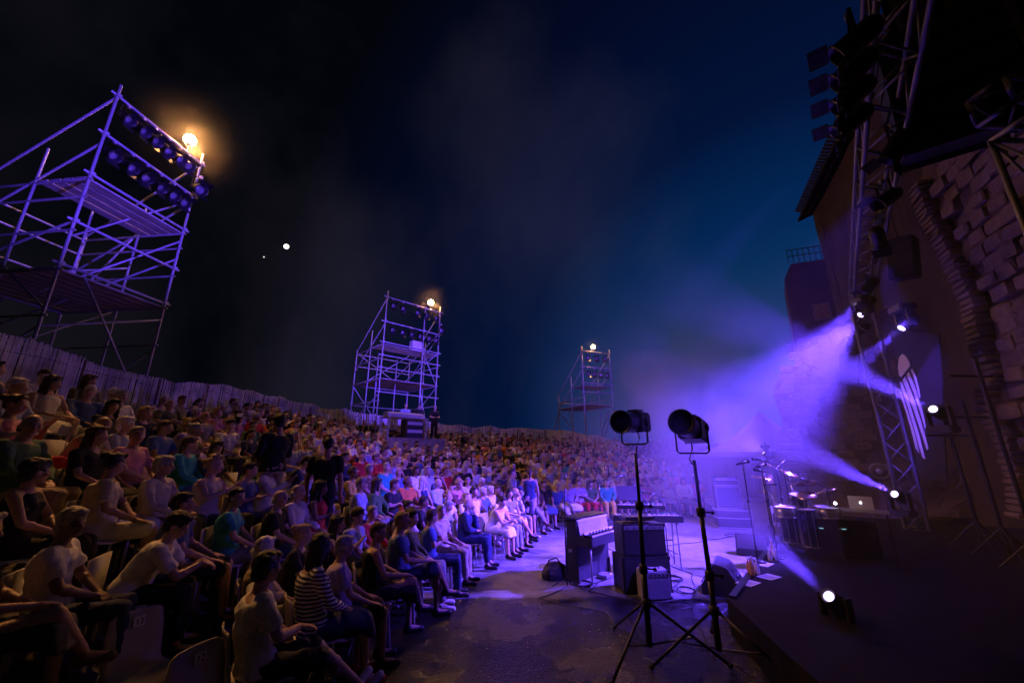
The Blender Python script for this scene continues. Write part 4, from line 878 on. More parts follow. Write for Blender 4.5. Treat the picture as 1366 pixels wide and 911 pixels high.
flood(P1, .80, z1, .17, 'glowing yellow flood lamp on the head of the left tower', 2500, (-3.5, 9.5, 0))
flood(P2, .80, z2, .17, 'glowing yellow flood lamp on the head of the middle tower', 1500, (1.5, 15.5, 0))
flood(P3, .42, z3, .17, 'small glowing flood lamp on the head of the farthest tower', 1900, (2.5, 21, 0))
rt = random.Random(5)
ORD = ['first', 'second', 'third', 'fourth', 'fifth', 'sixth', 'seventh']
for P, zt, us1, us2, nm, s in ((P1, z1, (.12, .28, .42, .58, .72, .84), (.10, .28, .44, .60, .76, .90), 'left', 1.25), (P2, z2, (.1, .28, .55, .72, .92), (.12, .3, .46, .62, .8, .94), 'middle', 1.2), (P3, z3, (.2, .52, .82), (.18, .4, .62, .84), 'farthest', 1.5)):
    for row, us, dz in (('top', us1, 0), ('lower', us2, -1.2 if nm == 'left' else -1.35)):
        for i, u in enumerate(us):
            hung_lamp(P(u, .0, zt + dz - .03), (rt.uniform(2, 7), rt.uniform(6, 10), .5), f"{ORD[i]} stage lamp from the left on the {row} rail of the {nm} tower", 'stage lamps on the scaffold towers', s)
hung_lamp(P1(1.02, -.08, z1 - .5), (6, 4, 3), 'larger stage lamp clamped to the right post of the left tower', 'stage lamps on the scaffold towers', 1.5)
hung_lamp(P2(1.02, -.08, z2 - .75), (6, 4, 3), 'stage lamp clamped to the right post of the middle tower', 'stage lamps on the scaffold towers', 1.3)
# white box on the middle tower's upper deck, the sound desk under it
w = empty('dimmer_box', P2(.62, .3, z2 - 2.57), math.atan2((B2 - A2).y, (B2 - A2).x), label='white box with two handles on the upper deck of the middle tower', cat='box')
bx = MB().box((0, 0, .28), (.62, .35, .55)).obj('box_body', M_white, w); bevel(bx.data, .02)
for s in (-1, 1): MB().path([V(.2 * s - .06, 0, .55), V(.2 * s - .05, 0, .66), V(.2 * s + .05, 0, .66), V(.2 * s + .06, 0, .55)], .015).obj('handle', M_white, w)
az2 = math.atan2((B2 - A2).y, (B2 - A2).x); dsk = Vector((-5.15, 19.35, 0)); dz = slope_xy(dsk.x, dsk.y) + .95
pf = MB().box((0, .6, -.5), (3.6, 3.0, 1.0)).obj('desk_platform', M_plank, loc=(dsk.x, dsk.y, dz - .004), rotz=az2, label='low wooden platform carrying the sound desk', cat='platform')
w = empty('sound_desk', (dsk.x, dsk.y, dz), az2, label='long mixing desk on a trestle table under the middle tower', cat='mixing desk')
o = MB().box((0, 0, .93), (2.2, .8, .05)).obj('table_top', M_plank, w)
for sx in (-1, 1):
    for sy in (-1, 1): MB().box((1.0 * sx, .35 * sy, .45), (.05, .05, .9)).obj('leg', M_alu, w)
o = MB().loft([(V(0, .05, .96), 1.0, .3), (V(0, .05, 1.12), 1.0, .28), (V(0, .12, 1.2), .98, .2)], 12, 8).obj('console', M_alu, w)
for i in range(18): MB().box((-.9 + .106 * i, -.1, 1.195), (.02, .05, .02)).obj('fader', M_white, w)
MB().box((.85, 0, 1.3), (.3, .04, .25)).obj('monitor', M_black, w)
w2 = empty('equipment_rack', (dsk.x + .4, dsk.y + .1 - .1, dz), az2, label='open equipment rack standing under the sound desk table', cat='rack')
MB().box((0, 0, .4), (.9, .5, .8)).obj('rack_case', M_case, w2)
for i in range(4): MB().box((0, -.255, .14 + .18 * i), (.8, .012, .14)).obj('rack_unit', M_alu if i % 2 else M_black, w2)

# ------------------------------------------------------------------ trusses
def truss(p, q, w, label, group, n=None, tri=False, r=.026, name='lighting_truss', roll=0, m=None, rb=.012, cat='truss'):
    p, q = Vector(p), Vector(q); d = q - p; Lh = d.length; M = d.to_track_quat('Z', 'Y').to_matrix().to_4x4() @ Matrix.Rotation(roll, 4, 'Z')
    root = empty(name, p, label=label, cat=cat, group=group); root.matrix_world = Matrix.Translation(p) @ M
    cs = [(-w / 2, -w / 2), (w / 2, -w / 2), (w / 2, w / 2), (-w / 2, w / 2)] if not tri else [(-w / 2, -w * .3), (w / 2, -w * .3), (0, w * .5)]
    TM, TB = (cached(('tt', q), lambda: _ut(q, M_truss)) for q in (r, rb))
    for a, b in cs: pipe('chord', (a, b, 0), (a, b, Lh), root, r, mesh=TM)
    n = n or max(2, int(Lh / w / 1.2)); st = Lh / n
    for i in range(n):
        for k in range(len(cs)):
            a, b = cs[k], cs[(k + 1) % len(cs)]
            if (i + k) % 2: a, b = b, a
            pipe('lacing', (*a, i * st), (*b, (i + 1) * st), root, rb, mesh=TB)
    for zz in (0, Lh):
        for k in range(len(cs)): pipe('end_frame', (*cs[k], zz), (*cs[(k + 1) % len(cs)], zz), root, r * .9, mesh=TM)
    return root
U = Vector((.62, .785, 0)).normalized(); VV = Vector((.785, -.62, 0)).normalized()   # along the stage front, into the stage
O = Vector((2.83, 5.85, 0))
def stg(u, v, z=.4): p = O + U * u + VV * v; return Vector((p.x, p.y, z))
truss((3.36, 2.42, 6.15), (9.45, 10.08, 6.15), .38, 'long overhead lighting truss running above the stage front', 'stage trusses', r=.030, rb=.014)
truss((9.75, 10.45, .4), (9.45, 10.1, 6.0), .42, 'upright truss at the far end of the stage left of the banner', 'stage trusses', r=.035, rb=.018)
truss((4.78, 2.95, .0), (4.78, 2.95, 5.0), .38, 'near upright scaffold truss catching yellow light at the right edge', 'stage trusses', r=.026, rb=.014, n=7)
truss(at(1322, 136, t=4.3), at(1322, 136, t=4.3) + V(3.5, .4, .2), .32, 'short cross truss at the upper right corner', 'stage trusses', r=.03)

TRUSSL = []
# lamps hung on the overhead truss (dark, seen from behind)
for i, (px, py) in enumerate(((1131, 22), (1129, 62), (1128, 98), (1127, 134))):
    p = at(px, py, Z=5.95); TRUSSL.append(p); hung_lamp(p, p + Vector((-4, 3.5, -3.2)), f"{['topmost', 'second', 'third', 'lowest'][i]} of four black lamps hanging in a column left of the overhead truss", 'black lamps on the overhead truss', 1.0)
# line array and boxes, black against black
w = empty('line_array_speaker', at(1240, 60, t=5.0), R(-38), label='hanging column of black loudspeaker cabinets in the upper right corner', cat='loudspeaker')
for i in range(5):
    o = MB().box((0, .03 * i * i * .5, -.30 * i), (1.05, .6, .27), Matrix.Rotation(R(4 * i), 3, 'X')).obj('speaker_cabinet', M_black, w); bevel(o.data, .015)
    MB().box((0, .03 * i * i * .5 + .305, -.30 * i - .0), (1.0, .01, .24), Matrix.Rotation(R(4 * i), 3, 'X')).obj('grille', M_grille, w)
MB().box((0, 0, .2), (1.0, .08, .06)).obj('flying_frame', M_blackmetal, w)
for s in (-.4, .4): MB().tube((s, 0, .2), (s, 0, 1.2), .01).obj('chain', M_blackmetal, w)
for i, (px, py, t, lb) in enumerate(((1206, 345, 9.2, 'black loudspeaker box hanging right of the overhead truss end'), (1136, 492, 12.6, 'black loudspeaker box hanging in the violet smoke'))):
    w = empty('hanging_speaker', at(px, py, t=t), R(30), label=lb, cat='loudspeaker'); o = MB().box((0, 0, 0), (.42, .45, .95), Matrix.Rotation(R(8), 3, 'X')).obj('cabinet', M_black, w); bevel(o.data, .02)
    MB().box((0, .235, 0), (.38, .012, .88), Matrix.Rotation(R(8), 3, 'X')).obj('grille', M_grille, w); MB().tube((0, 0, .48), (0, 0, 1.1), .012).obj('hanging_bar', M_blackmetal, w)

w = empty('black_drape', (5.6, 3.6, 0), label='large added black drape that darkens the upper right corner', cat='drape'); g = MB()  # cloth added to blacken the upper right corner
for i in range(40):
    t = i / 39; p = at(1186, 40, t=6.6).lerp(at(1480, 60, t=5.0), t) - w.location; b = .06 * math.sin(i * 1.1); lo = 1.9 - .5 * t + .12 * math.sin(i * .5); g.v += [p + V(b, b, 1.6), p + V(b, b, -lo)]
g.f = [(2 * i, 2 * i + 2, 2 * i + 3, 2 * i + 1) for i in range(39)]; o = g.obj('cloth', M_drape, w, True); sm = o.modifiers.new('s', 'SOLIDIFY'); sm.thickness = .01
MB().tube(at(1186, 40, t=6.6) - w.location + V(0, 0, 1.62), at(1480, 60, t=5.0) - w.location + V(0, 0, 1.62), .03).obj('hanging_pipe', M_blackmetal, w)

# ------------------------------------------------------------------ moving heads whose beams cut the smoke
M_beam = mat('lit_lens', (.9, .8, 1), .2, emit=((.62, .45, 1), 9))
def moving_head(loc, tgt, label, E, angle=16, s=1.0, up=False, r=.075, size=None, em=None):
    loc = Vector(loc); o = empty('moving_head_lamp', loc, label=label, cat='moving head lamp', group='lit moving heads on and over the stage'); o.scale = (s,) * 3
    d = (Vector(tgt) - loc).normalized(); az = math.atan2(d.y, d.x) - PI / 2; o.rotation_euler = (0, 0, az); sg = -1 if up else 1
    Q = Matrix.Rotation(-PI / 2 + math.asin(d.z), 4, 'X')
    m = MB(); m.lathe([(.04, -.26), (.11, -.24), (.135, -.16), (.13, -.02), (.105, .08), (.098, .13), (.088, .13), (.085, .10), (.02, .09)], 18); h = m.obj('lamp_head', M_black, o, True); h.matrix_local = Q
    MB().lathe([(.001, .112), (.04, .12), (.062, .112), (.062, .104), (.001, .10)], 18).obj('lens', em or M_beam, h, True)
    for sx in (-1, 1): MB().box((.165 * sx, -.02, .12 * sg), (.035, .13, .38)).obj('yoke_arm', M_black, o)
    b = MB().box((0, -.02, .34 * sg), (.38, .30, .13)).obj('base', M_black, o); bevel(b.data, .02)
    MB().tube((0, -.02, .40 * sg), (0, -.02, (.52 if not up else .42) * sg), .03).obj('clamp', M_blackmetal, o)
    l = lamp('beam_light', 'SPOT', loc + d * .20 * s, E, VIOLET, tgt, size or .05, angle, .35)
    l.parent = o; l.matrix_parent_inverse = Matrix(); bpy.context.view_layer.update(); l.matrix_parent_inverse = o.matrix_world.inverted()
    return o
# ------------------------------------------------------------------ stage platform
M_deck = mat('stage_deck', (.007, .007, .008), .8, 0, 3, .3, .15, 30, spec=.15)
def prism(poly, z0, z1, m=None):
    m = m or MB(); n = len(poly); m.add([(x, y, z0) for x, y in poly] + [(x, y, z1) for x, y in poly], [tuple(range(n - 1, -1, -1)), tuple(range(n, 2 * n))] + [(i, (i + 1) % n, n + (i + 1) % n, n + i) for i in range(n)]); return m
a, b = stg(-.25, 0), stg(9.6, 0); c, d = stg(9.6, 6.5), stg(-5, 6.5); e = stg(-.25, 1.3); f = Vector((2.45, 4.15, 0)); f2 = Vector((2.2, 2.0, 0)); f3 = Vector((3.5, -2, 0))
prism([(p.x, p.y) for p in (b, a, f, f2, f3, d, c)], .006, .40).obj('stage', M_deck, kind='structure')
prism([(p.x, p.y) for p in (stg(9.55, .02), stg(-.22, .02), stg(-.22, .10), stg(9.55, .10))], .405, .425).obj('stage_edge_strip', M_blackmetal, kind='structure')

# ------------------------------------------------------------------ two follow spots on tripods in the foreground
def follow_spot(base, hz, aim, tilt, label, legrot, hub, s=1.0, lean=(0, 0)):
    o = empty('follow_spot', base, label=label, cat='follow spot', group='follow spots on tripods')
    T = Vector((lean[0], lean[1], hz - .37)); 
    o.rotation_euler = (0, 0, 0)
    MB().tube((0, 0, .12), (0, 0, hub + .35), .033, .033, 12).obj('lower_tube', M_blackmetal, o, True); MB().tube((0, 0, hub + .3), T * .72, .027, .026, 12).obj('middle_tube', M_blackmetal, o, True)
    MB().tube(T * .70, T, .021, .02, 12).obj('upper_tube', M_blackmetal, o, True)
    for p in (V(0, 0, hub + .35), T * .72): k = MB().lathe([(.038, -.05), (.05, -.03), (.05, .03), (.036, .05)], 12, Matrix.Translation(p)); k.obj('collar', M_black, o, True); MB().tube(p + V(.04, 0, 0), p + V(.11, -.03, 0), .011).ball(p + V(.12, -.033, 0), .022).obj('clamp_knob', M_black, o, True)
    MB().lathe([(.036, -.04), (.055, -.03), (.055, .05), (.036, .06)], 12, Matrix.Translation((0, 0, hub))).obj('hub', M_black, o, True)
    for i in range(3):
        a = legrot + i * 2 * PI / 3; ft = V(.78 * math.cos(a), .78 * math.sin(a), .03)
        l = MB().tube((.05 * math.cos(a), .05 * math.sin(a), hub), ft, .016, .015, 8).obj('leg', M_blackmetal, o, True); MB().ball(ft, .028).obj('rubber_foot', M_rubber, l, True)
        MB().tube((.03 * math.cos(a), .03 * math.sin(a), .14), ft * .55 + V(0, 0, hub * .45 * .97 + .0), .009, n=6).obj('strut', M_blackmetal, o)
    # the yoke and the lantern
    Mz = Matrix.Translation((T.x, T.y, hz)) @ Matrix.Rotation(aim, 4, 'Z')
    m = MB(); W_ = .21 * s
    m.path([V(-W_, 0, .02), V(-W_, 0, -.30 * s), V(-W_ + .03, 0, -.33 * s), V(W_ - .03, 0, -.33 * s), V(W_, 0, -.30 * s), V(W_, 0, .02)], .012, 6)
    y = m.obj('yoke', M_blackmetal, o); y.matrix_local = Mz
    B = Mz @ Matrix.Rotation(tilt, 4, 'X')
    h = MB(); h.loft([(V(0, -.30, .0), .135, .13), (V(0, -.05, .0), .15, .15)], 16, 6)
    for q in range(len(h.v)): pass
    h = MB().box((0, -.10, 0), (.32 * s, .36 * s, .30 * s)); h.box((0, -.08, .165 * s), (.2 * s, .26 * s, .04)); hh = h.obj('lamp_housing', M_blackmetal, o); bevel(hh.data, .025, 2); hh.matrix_local = B
    sn = MB().lathe([(.150 * s, .05), (.155 * s, .10), (.158 * s, .30), (.172 * s, .31), (.172 * s, .34), (.15 * s, .34), (.148 * s, .12), (.02, .10)], 24, Matrix.Rotation(-PI / 2, 4, 'X')).obj('snout', M_blackmetal, hh, True)
    MB().lathe([(.001, .30), (.10 * s, .285), (.145 * s, .26), (.145 * s, .25), (.001, .28)], 20, Matrix.Rotation(-PI / 2, 4, 'X')).obj('fresnel_lens', mat('dark_glass', (.03, .03, .04), .08, 0), hh, True)
    for k in range(5): MB().box((0, -.20 + .045 * k, .19 * s), (.16 * s, .012, .012)).obj('vent_fin', M_blackmetal, hh)
    for sx in (-1, 1): MB().lathe([(.03, 0), (.045, .01), (.045, .03), (.02, .04)], 10, Matrix.Translation((W_ * sx * .93, 0, 0)) @ Matrix.Rotation(PI / 2 * sx, 4, 'Y')).obj('tilt_knob', M_black, hh, True)
    MB().path([V(.08, -.29 * s, -.05), V(.1, -.36, -.18), V(.12, -.28, -.32), V(.03, -.06, -.40), V(.0, .0, -.42)], .009, 6).obj('power_cable', M_rubber, hh, True)
    MB().tube((.12, -.27, .02), (.17, -.33, -.12), .009).obj('focus_handle', M_blackmetal, hh)
    return o
SP1 = Vector((1.49, 5.05, 0)); SP2 = Vector((2.19, 4.95, 0))
follow_spot(SP1, 2.50, R(138), R(-2), 'left black follow spot on a tripod in front of the keyboards', R(345), .52, .80, (.02, 0))
follow_spot(SP2, 2.42, R(140), R(10), 'right black follow spot on a taller looking tripod beside the big floor monitor', R(190), .48, .88, (-.02, 0))

# ------------------------------------------------------------------ electric piano on legs
def keys(parent, L, z, y0, depth, n=44, white=None):
    st = L / n
    for i in range(n):
        MB().box((-L / 2 + st * (i + .5), y0, z), (st * .9, depth, .014)).obj('white_key', white or M_white, parent)
        if i % 7 not in (2, 6) and i < n - 1: MB().box((-L / 2 + st * (i + 1), y0 + depth * .17, z + .012), (st * .5, depth * .62, .014)).obj('black_key', M_ebony, parent)
w = empty('electric_piano', (1.52, 8.05, 0), R(48), label='upright black electric piano with open lid left of the keyboard stand', cat='piano')
o = MB().box((0, .16, .60), (1.10, .26, .78)).box((0, -.06, .66), (1.10, .40, .16)).obj('case', M_tolex, w); bevel(o.data, .012)
MB().box((0, .19, 1.02), (1.14, .34, .03)).obj('lid', M_ebony, w)
MB().box((0, .012, .86), (1.0, .02, .22), Matrix.Rotation(R(-12), 3, 'X')).obj('music_panel', M_alu, w)
MB().box((0, .028, .985), (1.06, .02, .04)).obj('lid_rail', M_white, w)
MB().box((0, -.085, .77), (1.0, .05, .055), Matrix.Rotation(R(-20), 3, 'X')).obj('control_panel', M_white, w)
tm = text_mesh('PIANO', .04) if False else None
for i in range(7): MB().lathe([(.012, 0), (.012, .02), (.008, .024)], 8, Matrix.Translation((-.35 + .11 * i, -.115, .785)) @ Matrix.Rotation(R(80), 4, 'X')).obj('control_knob', M_black, w)
keys(w, 1.0, .752, -.185, .14)
for s in (-1, 1):
    MB().box((.53 * s, -.19, .755), (.03, .17, .05)).obj('cheek_block', M_ebony, w); MB().box((.53 * s, .16, .12), (.035, .30, .24)).obj('side_foot', M_tolex, w)
    MB().tube((.47 * s, -.20, 0), (.46 * s, -.19, .60), .016).obj('leg', M_chrome, w, True)
MB().box((0, .05, .24), (.94, .02, .44)).obj('knee_board', M_case, w)
MB().box((.1, -.12, .035), (.24, .20, .05)).obj('pedal', M_chrome, w)
for s in (-1, 1): MB().box((.565 * s * -1, .16, .5), (.008, .07, .05)).obj('case_handle', M_chrome, w)

# ------------------------------------------------------------------ two-tier keyboard stand
def keyboard(loc, rz, L, D, H, label, n):
    w = empty('keyboard', loc, rz, label=label, cat='keyboard', group='stage keyboards'); o = MB().box((0, 0, H / 2), (L, D, H)).obj('case', M_black, w); bevel(o.data, .012)
    MB().box((0, D * .28, H + .002), (L * .9, D * .3, .008)).obj('control_panel', M_alu, w); keys(w, L * .88, H + .004, -D * .18, D * .42, n)
    for i in range(8): MB().lathe([(.010, 0), (.010, .018)], 8, Matrix.Translation((-L * .4 + L * .1 * i, D * .28, H + .006))).obj('control_knob', M_white, w)
    MB().box((L * .28, D * .3, H + .008), (.12, .05, .006)).obj('display', mat('blue_screen', (.1, .2, .4), .2, emit=((.15, .5, 1), .6)), w); return w
KS = Vector((2.72, 8.75, 0)); kr = R(-4)
keyboard(KS + V(0, 0, .83), kr + PI * 0, 1.38, .36, .12, 'long black stage piano on the lower tier of the keyboard stand', 44)
keyboard(KS + V(-.05, .16, 1.05), kr, .95, .26, .07, 'shorter synthesizer on the upper tier of the keyboard stand', 30)
w = empty('keyboard_stand', KS, kr, label='tubular two tier stand under the keyboards', cat='keyboard stand')
for s in (-1, 1):
    MB().tube((.55 * s, -.16, 0), (.55 * s, -.12, .82), .014).obj('leg', M_chrome, w); MB().tube((.55 * s, .26, 0), (.55 * s, .14, 1.04), .014).obj('leg', M_chrome, w)
    MB().tube((.55 * s, -.2, .815), (.55 * s, .2, .815), .014).obj('support_arm', M_blackmetal, w); MB().tube((.42 * s, .02, 1.035), (.42 * s, .26, 1.035), .014).obj('support_arm', M_blackmetal, w)
MB().tube((-.55, .2, .45), (.55, .2, .45), .013).obj('cross_bar', M_blackmetal, w)
w = empty('music_stand', (2.62, 9.5, 0), R(0), label='small music stand with papers behind the keyboards', cat='music stand')
MB().tube((0, 0, 0), (0, 0, 1.2), .012).obj('pole', M_black, w); MB().box((0, 0, 1.3), (.55, .02, .3), Matrix.Rotation(R(-20), 3, 'X')).obj('desk', M_black, w)
for i in range(3): MB().tube((0, 0, .25), (.25 * math.cos(i * 2.09), .25 * math.sin(i * 2.09), 0), .008).obj('leg', M_black, w)

# ------------------------------------------------------------------ amplifiers right of the piano
def cab(name, loc, rz, d, label, m=M_tolex, grille=M_grille, trim=None, cat='amplifier', panel=True, group='amplifiers and speaker cabinets', knobs=6):
    w = empty(name, loc, rz, label=label, cat=cat, group=group); o = MB().box((0, 0, d[2] / 2), d).obj('cabinet', m, w); bevel(o.data, .015)
    pz = .09 if panel else .02
    MB().box((0, -d[1] / 2 - .004, (d[2] - pz) / 2), (d[0] - .06, .016, d[2] - pz - .05)).obj('grille', grille, w)
    if panel:
        MB().box((0, -d[1] / 2 - .004, d[2] - .055), (d[0] - .06, .014, .06)).obj('control_panel', M_alu, w)
        for i in range(knobs): MB().tube((-d[0] * .38 + d[0] * .76 * i / (knobs - 1), -d[1] / 2 - .01, d[2] - .055), (-d[0] * .38 + d[0] * .76 * i / (knobs - 1), -d[1] / 2 - .03, d[2] - .055), .011).obj('control_knob', M_black, w)
    MB().path([V(-.11, 0, d[2]), V(-.10, 0, d[2] + .03), V(.10, 0, d[2] + .03), V(.11, 0, d[2])], .010).obj('carry_handle', M_rubber, w)
    if trim:
        x, y, z = d[0] / 2 - .012, -d[1] / 2 - .012, d[2] - pz
        MB().path([V(-x, y, .02), V(x, y, .02), V(x, y, z), V(-x, y, z), V(-x, y, .02)], .008, 4).obj('piping', trim, w)
    for sx in (-1, 1):
        for sz in (0, 1): MB().box((sx * (d[0] / 2 - .02), -d[1] / 2 + .02, .02 + sz * (d[2] - .04)), (.05, .05, .05)).obj('corner_guard', M_blackmetal, w)
    return w
ar = R(6)
cab('speaker_cabinet', (2.15, 7.42, 0), ar, (.80, .50, .52), 'wide black speaker cabinet at the bottom of the stack right of the piano', panel=False, cat='speaker cabinet')
cab('guitar_amplifier', (2.17, 7.45, .522), ar, (.74, .42, .48), 'black amplifier with knobs on top of the stack right of the piano')
cab('small_amplifier', (2.20, 6.98, 0), ar, (.44, .26, .40), 'small pale amplifier standing in front of the black stack', m=M_alu, grille=mat('silver_grille', (.35, .35, .38), .7, 0, 80, .3))
# wooden back panels and patch boards on the stack
w = empty('effects_rack', (2.2, 7.2, 0), ar, label='small black mixer lying on the amplifier stack beside the keyboards', cat='mixer'); w.location = (2.15, 7.45, 1.035)
MB().box((0, 0, .04), (.5, .3, .06)).obj('mixer_case', M_black, w)
for i in range(5):
    for j in range(2): MB().lathe([(.012, 0), (.010, .022)], 8, Matrix.Translation((-.18 + .09 * i, -.05 + .1 * j, .07))).obj('control_knob', M_white, w)
# bass stack at the far side of the floor
bp = Vector((6.75, 13.2, 0)); br = R(-14)
w = empty('flight_case', bp, br, label='black flight case carrying the bass amplifier', cat='flight case'); o = MB().box((0, 0, .27), (.95, .6, .54)).obj('case_body', M_case, w); bevel(o.data, .02)
for z in (.03, .3, .52): MB().box((0, 0, z), (.965, .615, .03)).obj('edge_trim', M_alu, w)
cab('bass_cabinet', bp + V(-.08, 0, .545), br, (.70, .42, .66), 'bass speaker cabinet with white piping on the flight case', panel=False, trim=M_white, cat='speaker cabinet')
w = cab('bass_amplifier_head', bp + V(-.09, 0, 1.207), br, (.66, .32, .26), 'bass amplifier head with white piping on top of the cabinet', panel=True, trim=M_white)
w = empty('water_bottle', bp + V(.38, -.12, .545), label='clear white water bottle beside the bass cabinet', cat='bottle', group='water bottles'); MB().lathe([(.035, 0), (.037, .02), (.037, .16), (.015, .21), (.014, .23)], 12).obj('bottle_body', mat('clear_plastic', (.8, .82, .85), .15), w, True); MB().lathe([(.016, .23), (.016, .25)], 10).obj('cap', M_white, w)

# ------------------------------------------------------------------ floor monitors
def wedge(loc, rz, s, label, roll=0):
    w = empty('floor_monitor', loc, rz, label=label, cat='stage monitor', group='floor monitor wedges'); w.scale = (s,) * 3
    prof = [(-.24, 0), (.22, 0), (.26, .10), (.10, .36), (-.06, .40), (-.24, .12)]
    m = MB(); n = len(prof); m.add([(-.30, y, z) for y, z in prof] + [(.30, y, z) for y, z in prof], [tuple(range(n)), tuple(range(2 * n - 1, n - 1, -1))] + [(i, n + i, n + (i + 1) % n, (i + 1) % n) for i in range(n)]); o = m.obj('cabinet', M_black, w); bevel(o.data, .012)
    MB().box((0, -.16, .265), (.54, .30, .014), Matrix.Rotation(R(57), 3, 'X')).obj('grille', mat('steel_grille', (.16, .16, .17), .35, .6, 90, .4), w)
    MB().box((0, .19, .24), (.14, .03, .03), Matrix.Rotation(R(-58), 3, 'X')).obj('carry_handle', M_alu, w); return w
wedge((3.42, 7.28, .0), R(-122), 1.15, 'big black floor monitor beside the right follow spot')
wedge((5.35, 9.75, .0), R(-35), 1.05, 'black floor monitor turned on the floor below the microphone stands')

# ------------------------------------------------------------------ microphones
def mic_stand(loc, h, az, label, boom=None, round_base=True, group='microphone stands', big=True):
    w = empty('microphone_stand', loc, label=label, cat='microphone stand', group=group)
    if round_base: MB().lathe([(.13, 0), (.13, .012), (.03, .028), (.016, .03)], 20).obj('base', M_blackmetal, w, True)
    else:
        for i in range(3): MB().tube((0, 0, .14), (.30 * math.cos(az + i * 2.094), .30 * math.sin(az + i * 2.094), .01), .009).obj('leg', M_blackmetal, w)
    MB().tube((0, 0, .02), (0, 0, h * .6), .014).obj('lower_tube', M_blackmetal, w, True); MB().tube((0, 0, h * .58), (0, 0, h), .010).obj('upper_tube', M_blackmetal, w, True)
    MB().lathe([(.016, -.03), (.021, -.02), (.021, .02), (.016, .03)], 10, Matrix.Translation((0, 0, h * .6))).obj('clutch', M_black, w, True)
    t = V(0, 0, h); d = V(math.cos(az), math.sin(az), .18)
    if boom: e_ = t + V(math.cos(az), math.sin(az), .25) * boom; MB().tube(t - (e_ - t) * .2, e_, .007).obj('boom_arm', M_blackmetal, w); t = e_
    d = d.normalized(); k = 1.25 if big else 1
    c = MB().tube(t - d * .03, t + d * .03, .018).obj('mic_clip', M_rubber, w)
    m = MB().tube(t - d * .12 * k, t + d * .08 * k, .011 * k, .018 * k, 10).obj('microphone_body', M_black, w, True); MB().ball(t + d * .11 * k, .027 * k).obj('microphone_head', mat('mic_mesh', (.1, .1, .11), .35, .7, 200, .4), m, True)
    return w
mic_stand(Vector((4.08, 7.36, .41)), 1.57, R(20), 'front microphone stand at the stage edge with a dark vocal microphone')
mic_stand(Vector((4.55, 7.62, .41)), 1.52, R(25), 'second vocal microphone stand just behind the front one')
mic_stand(Vector((4.66, 7.75, .41)), 1.40, R(205), 'shorter microphone stand touching the second one', boom=.1)
mic_stand(Vector((.93, 7.55, .0)), 1.55, R(80), 'slim tripod microphone stand with boom left of the electric piano', boom=.7, round_base=False)
mic_stand(Vector((2.05, 9.9, .0)), 1.5, R(10), 'slim tripod microphone stand with boom behind the piano', boom=.5, round_base=False)
mic_stand(Vector((3.4, 9.6, .0)), 1.2, R(150), 'low tripod microphone stand beside the keyboard stand', boom=.3, round_base=False)
# set lists, cups and cans at the feet of the singers
for i, (px, py, rz, lb) in enumerate(((998, 777, 35, 'white set list sheet nearest the stage corner'), (1026, 769, 30, 'white set list sheet behind the paper cups'), (1019, 752, 40, 'white set list sheet between the two vocal microphones'))):
    p = at(px, py, Z=.408); w = MB().box((0, 0, 0), (.30, .21, .003)).obj('set_list', M_paper, loc=p, rotz=R(rz), label=lb, cat='set list', group='set lists taped to the stage')
    for j in range(7): MB().box((-.02, .075 - .024 * j, .0022), (.20 - .03 * (j % 3), .007, .001)).obj('text_line', M_ink, w)
rp = random.Random(9)
M_cup = mat('paper_cup', (.72, .68, .62), .6)
for i, (px, py) in enumerate(((1000, 765), (1005, 762), (1011, 766), (1004, 768), (1028, 748), (1034, 744), (1031, 738), (1037, 748))):
    p = at(px, py, Z=.41); w = empty('water_bottle', p, label=f"{['first', 'second', 'third', 'fourth'][i % 4]} small bottle in the {'front cluster by the set list' if i < 4 else 'rear cluster at the second microphone'}", cat='bottle', group='bottles at the microphones')
    h = rp.uniform(.17, .22); MB().lathe([(.030, 0), (.033, .02), (.033, h * .62), (.013, h * .85), (.013, h)], 12).obj('bottle_body', M_cup if i % 3 else mat('amber_plastic', (.6, .3, .08), .3), w, True); MB().lathe([(.015, h), (.015, h + .02)], 10).obj('cap', M_white, w)

# ------------------------------------------------------------------ guitar on its stand
w = empty('bass_guitar', (6.35, 10.3, .5), R(150), label='pale bass guitar upright on a stand behind the microphones', cat='guitar')
g = MB(); pts = [(0, -.02), (.10, 0), (.16, .07), (.165, .16), (.11, .24), (.13, .32), (.155, .40), (.10, .43), (.05, .38), (0, .36), (-.05, .38), (-.10, .45), (-.15, .41), (-.12, .31), (-.10, .24), (-.155, .15), (-.15, .06), (-.09, 0)]
n = len(pts); g.add([(x, -.02, z) for x, z in pts] + [(x, .02, z) for x, z in pts], [tuple(range(n)), tuple(range(2 * n - 1, n - 1, -1))] + [(i, n + i, n + (i + 1) % n, (i + 1) % n) for i in range(n)]); o = g.obj('guitar_body', M_white, w); bevel(o.data, .008)
MB().box((0, .018, .68), (.05, .022, .66)).obj('neck', mat('maple', (.5, .34, .17), .35), w); MB().box((.01, .012, 1.07), (.07, .015, .16)).obj('headstock', mat('maple'), w)
for i in range(4): MB().lathe([(.008, 0), (.008, .04)], 8, Matrix.Translation((.045, .012, 1.02 + .035 * i)) @ Matrix.Rotation(PI / 2, 4, 'Y')).obj('tuning_peg', M_chrome, w)
MB().box((.03, .026, .18), (.13, .006, .2)).obj('pickguard', M_black, w); MB().box((0, .03, .24), (.07, .012, .03)).obj('pickup', M_black, w)
for i in range(4): MB().tube((-.015 + .01 * i, .036, .08), (-.012 + .008 * i, .034, 1.0), .0012, n=4).obj('string', M_chrome, w)
w = empty('guitar_stand', (6.35, 10.33, .4), label='black stand holding the pale bass guitar', cat='guitar stand')
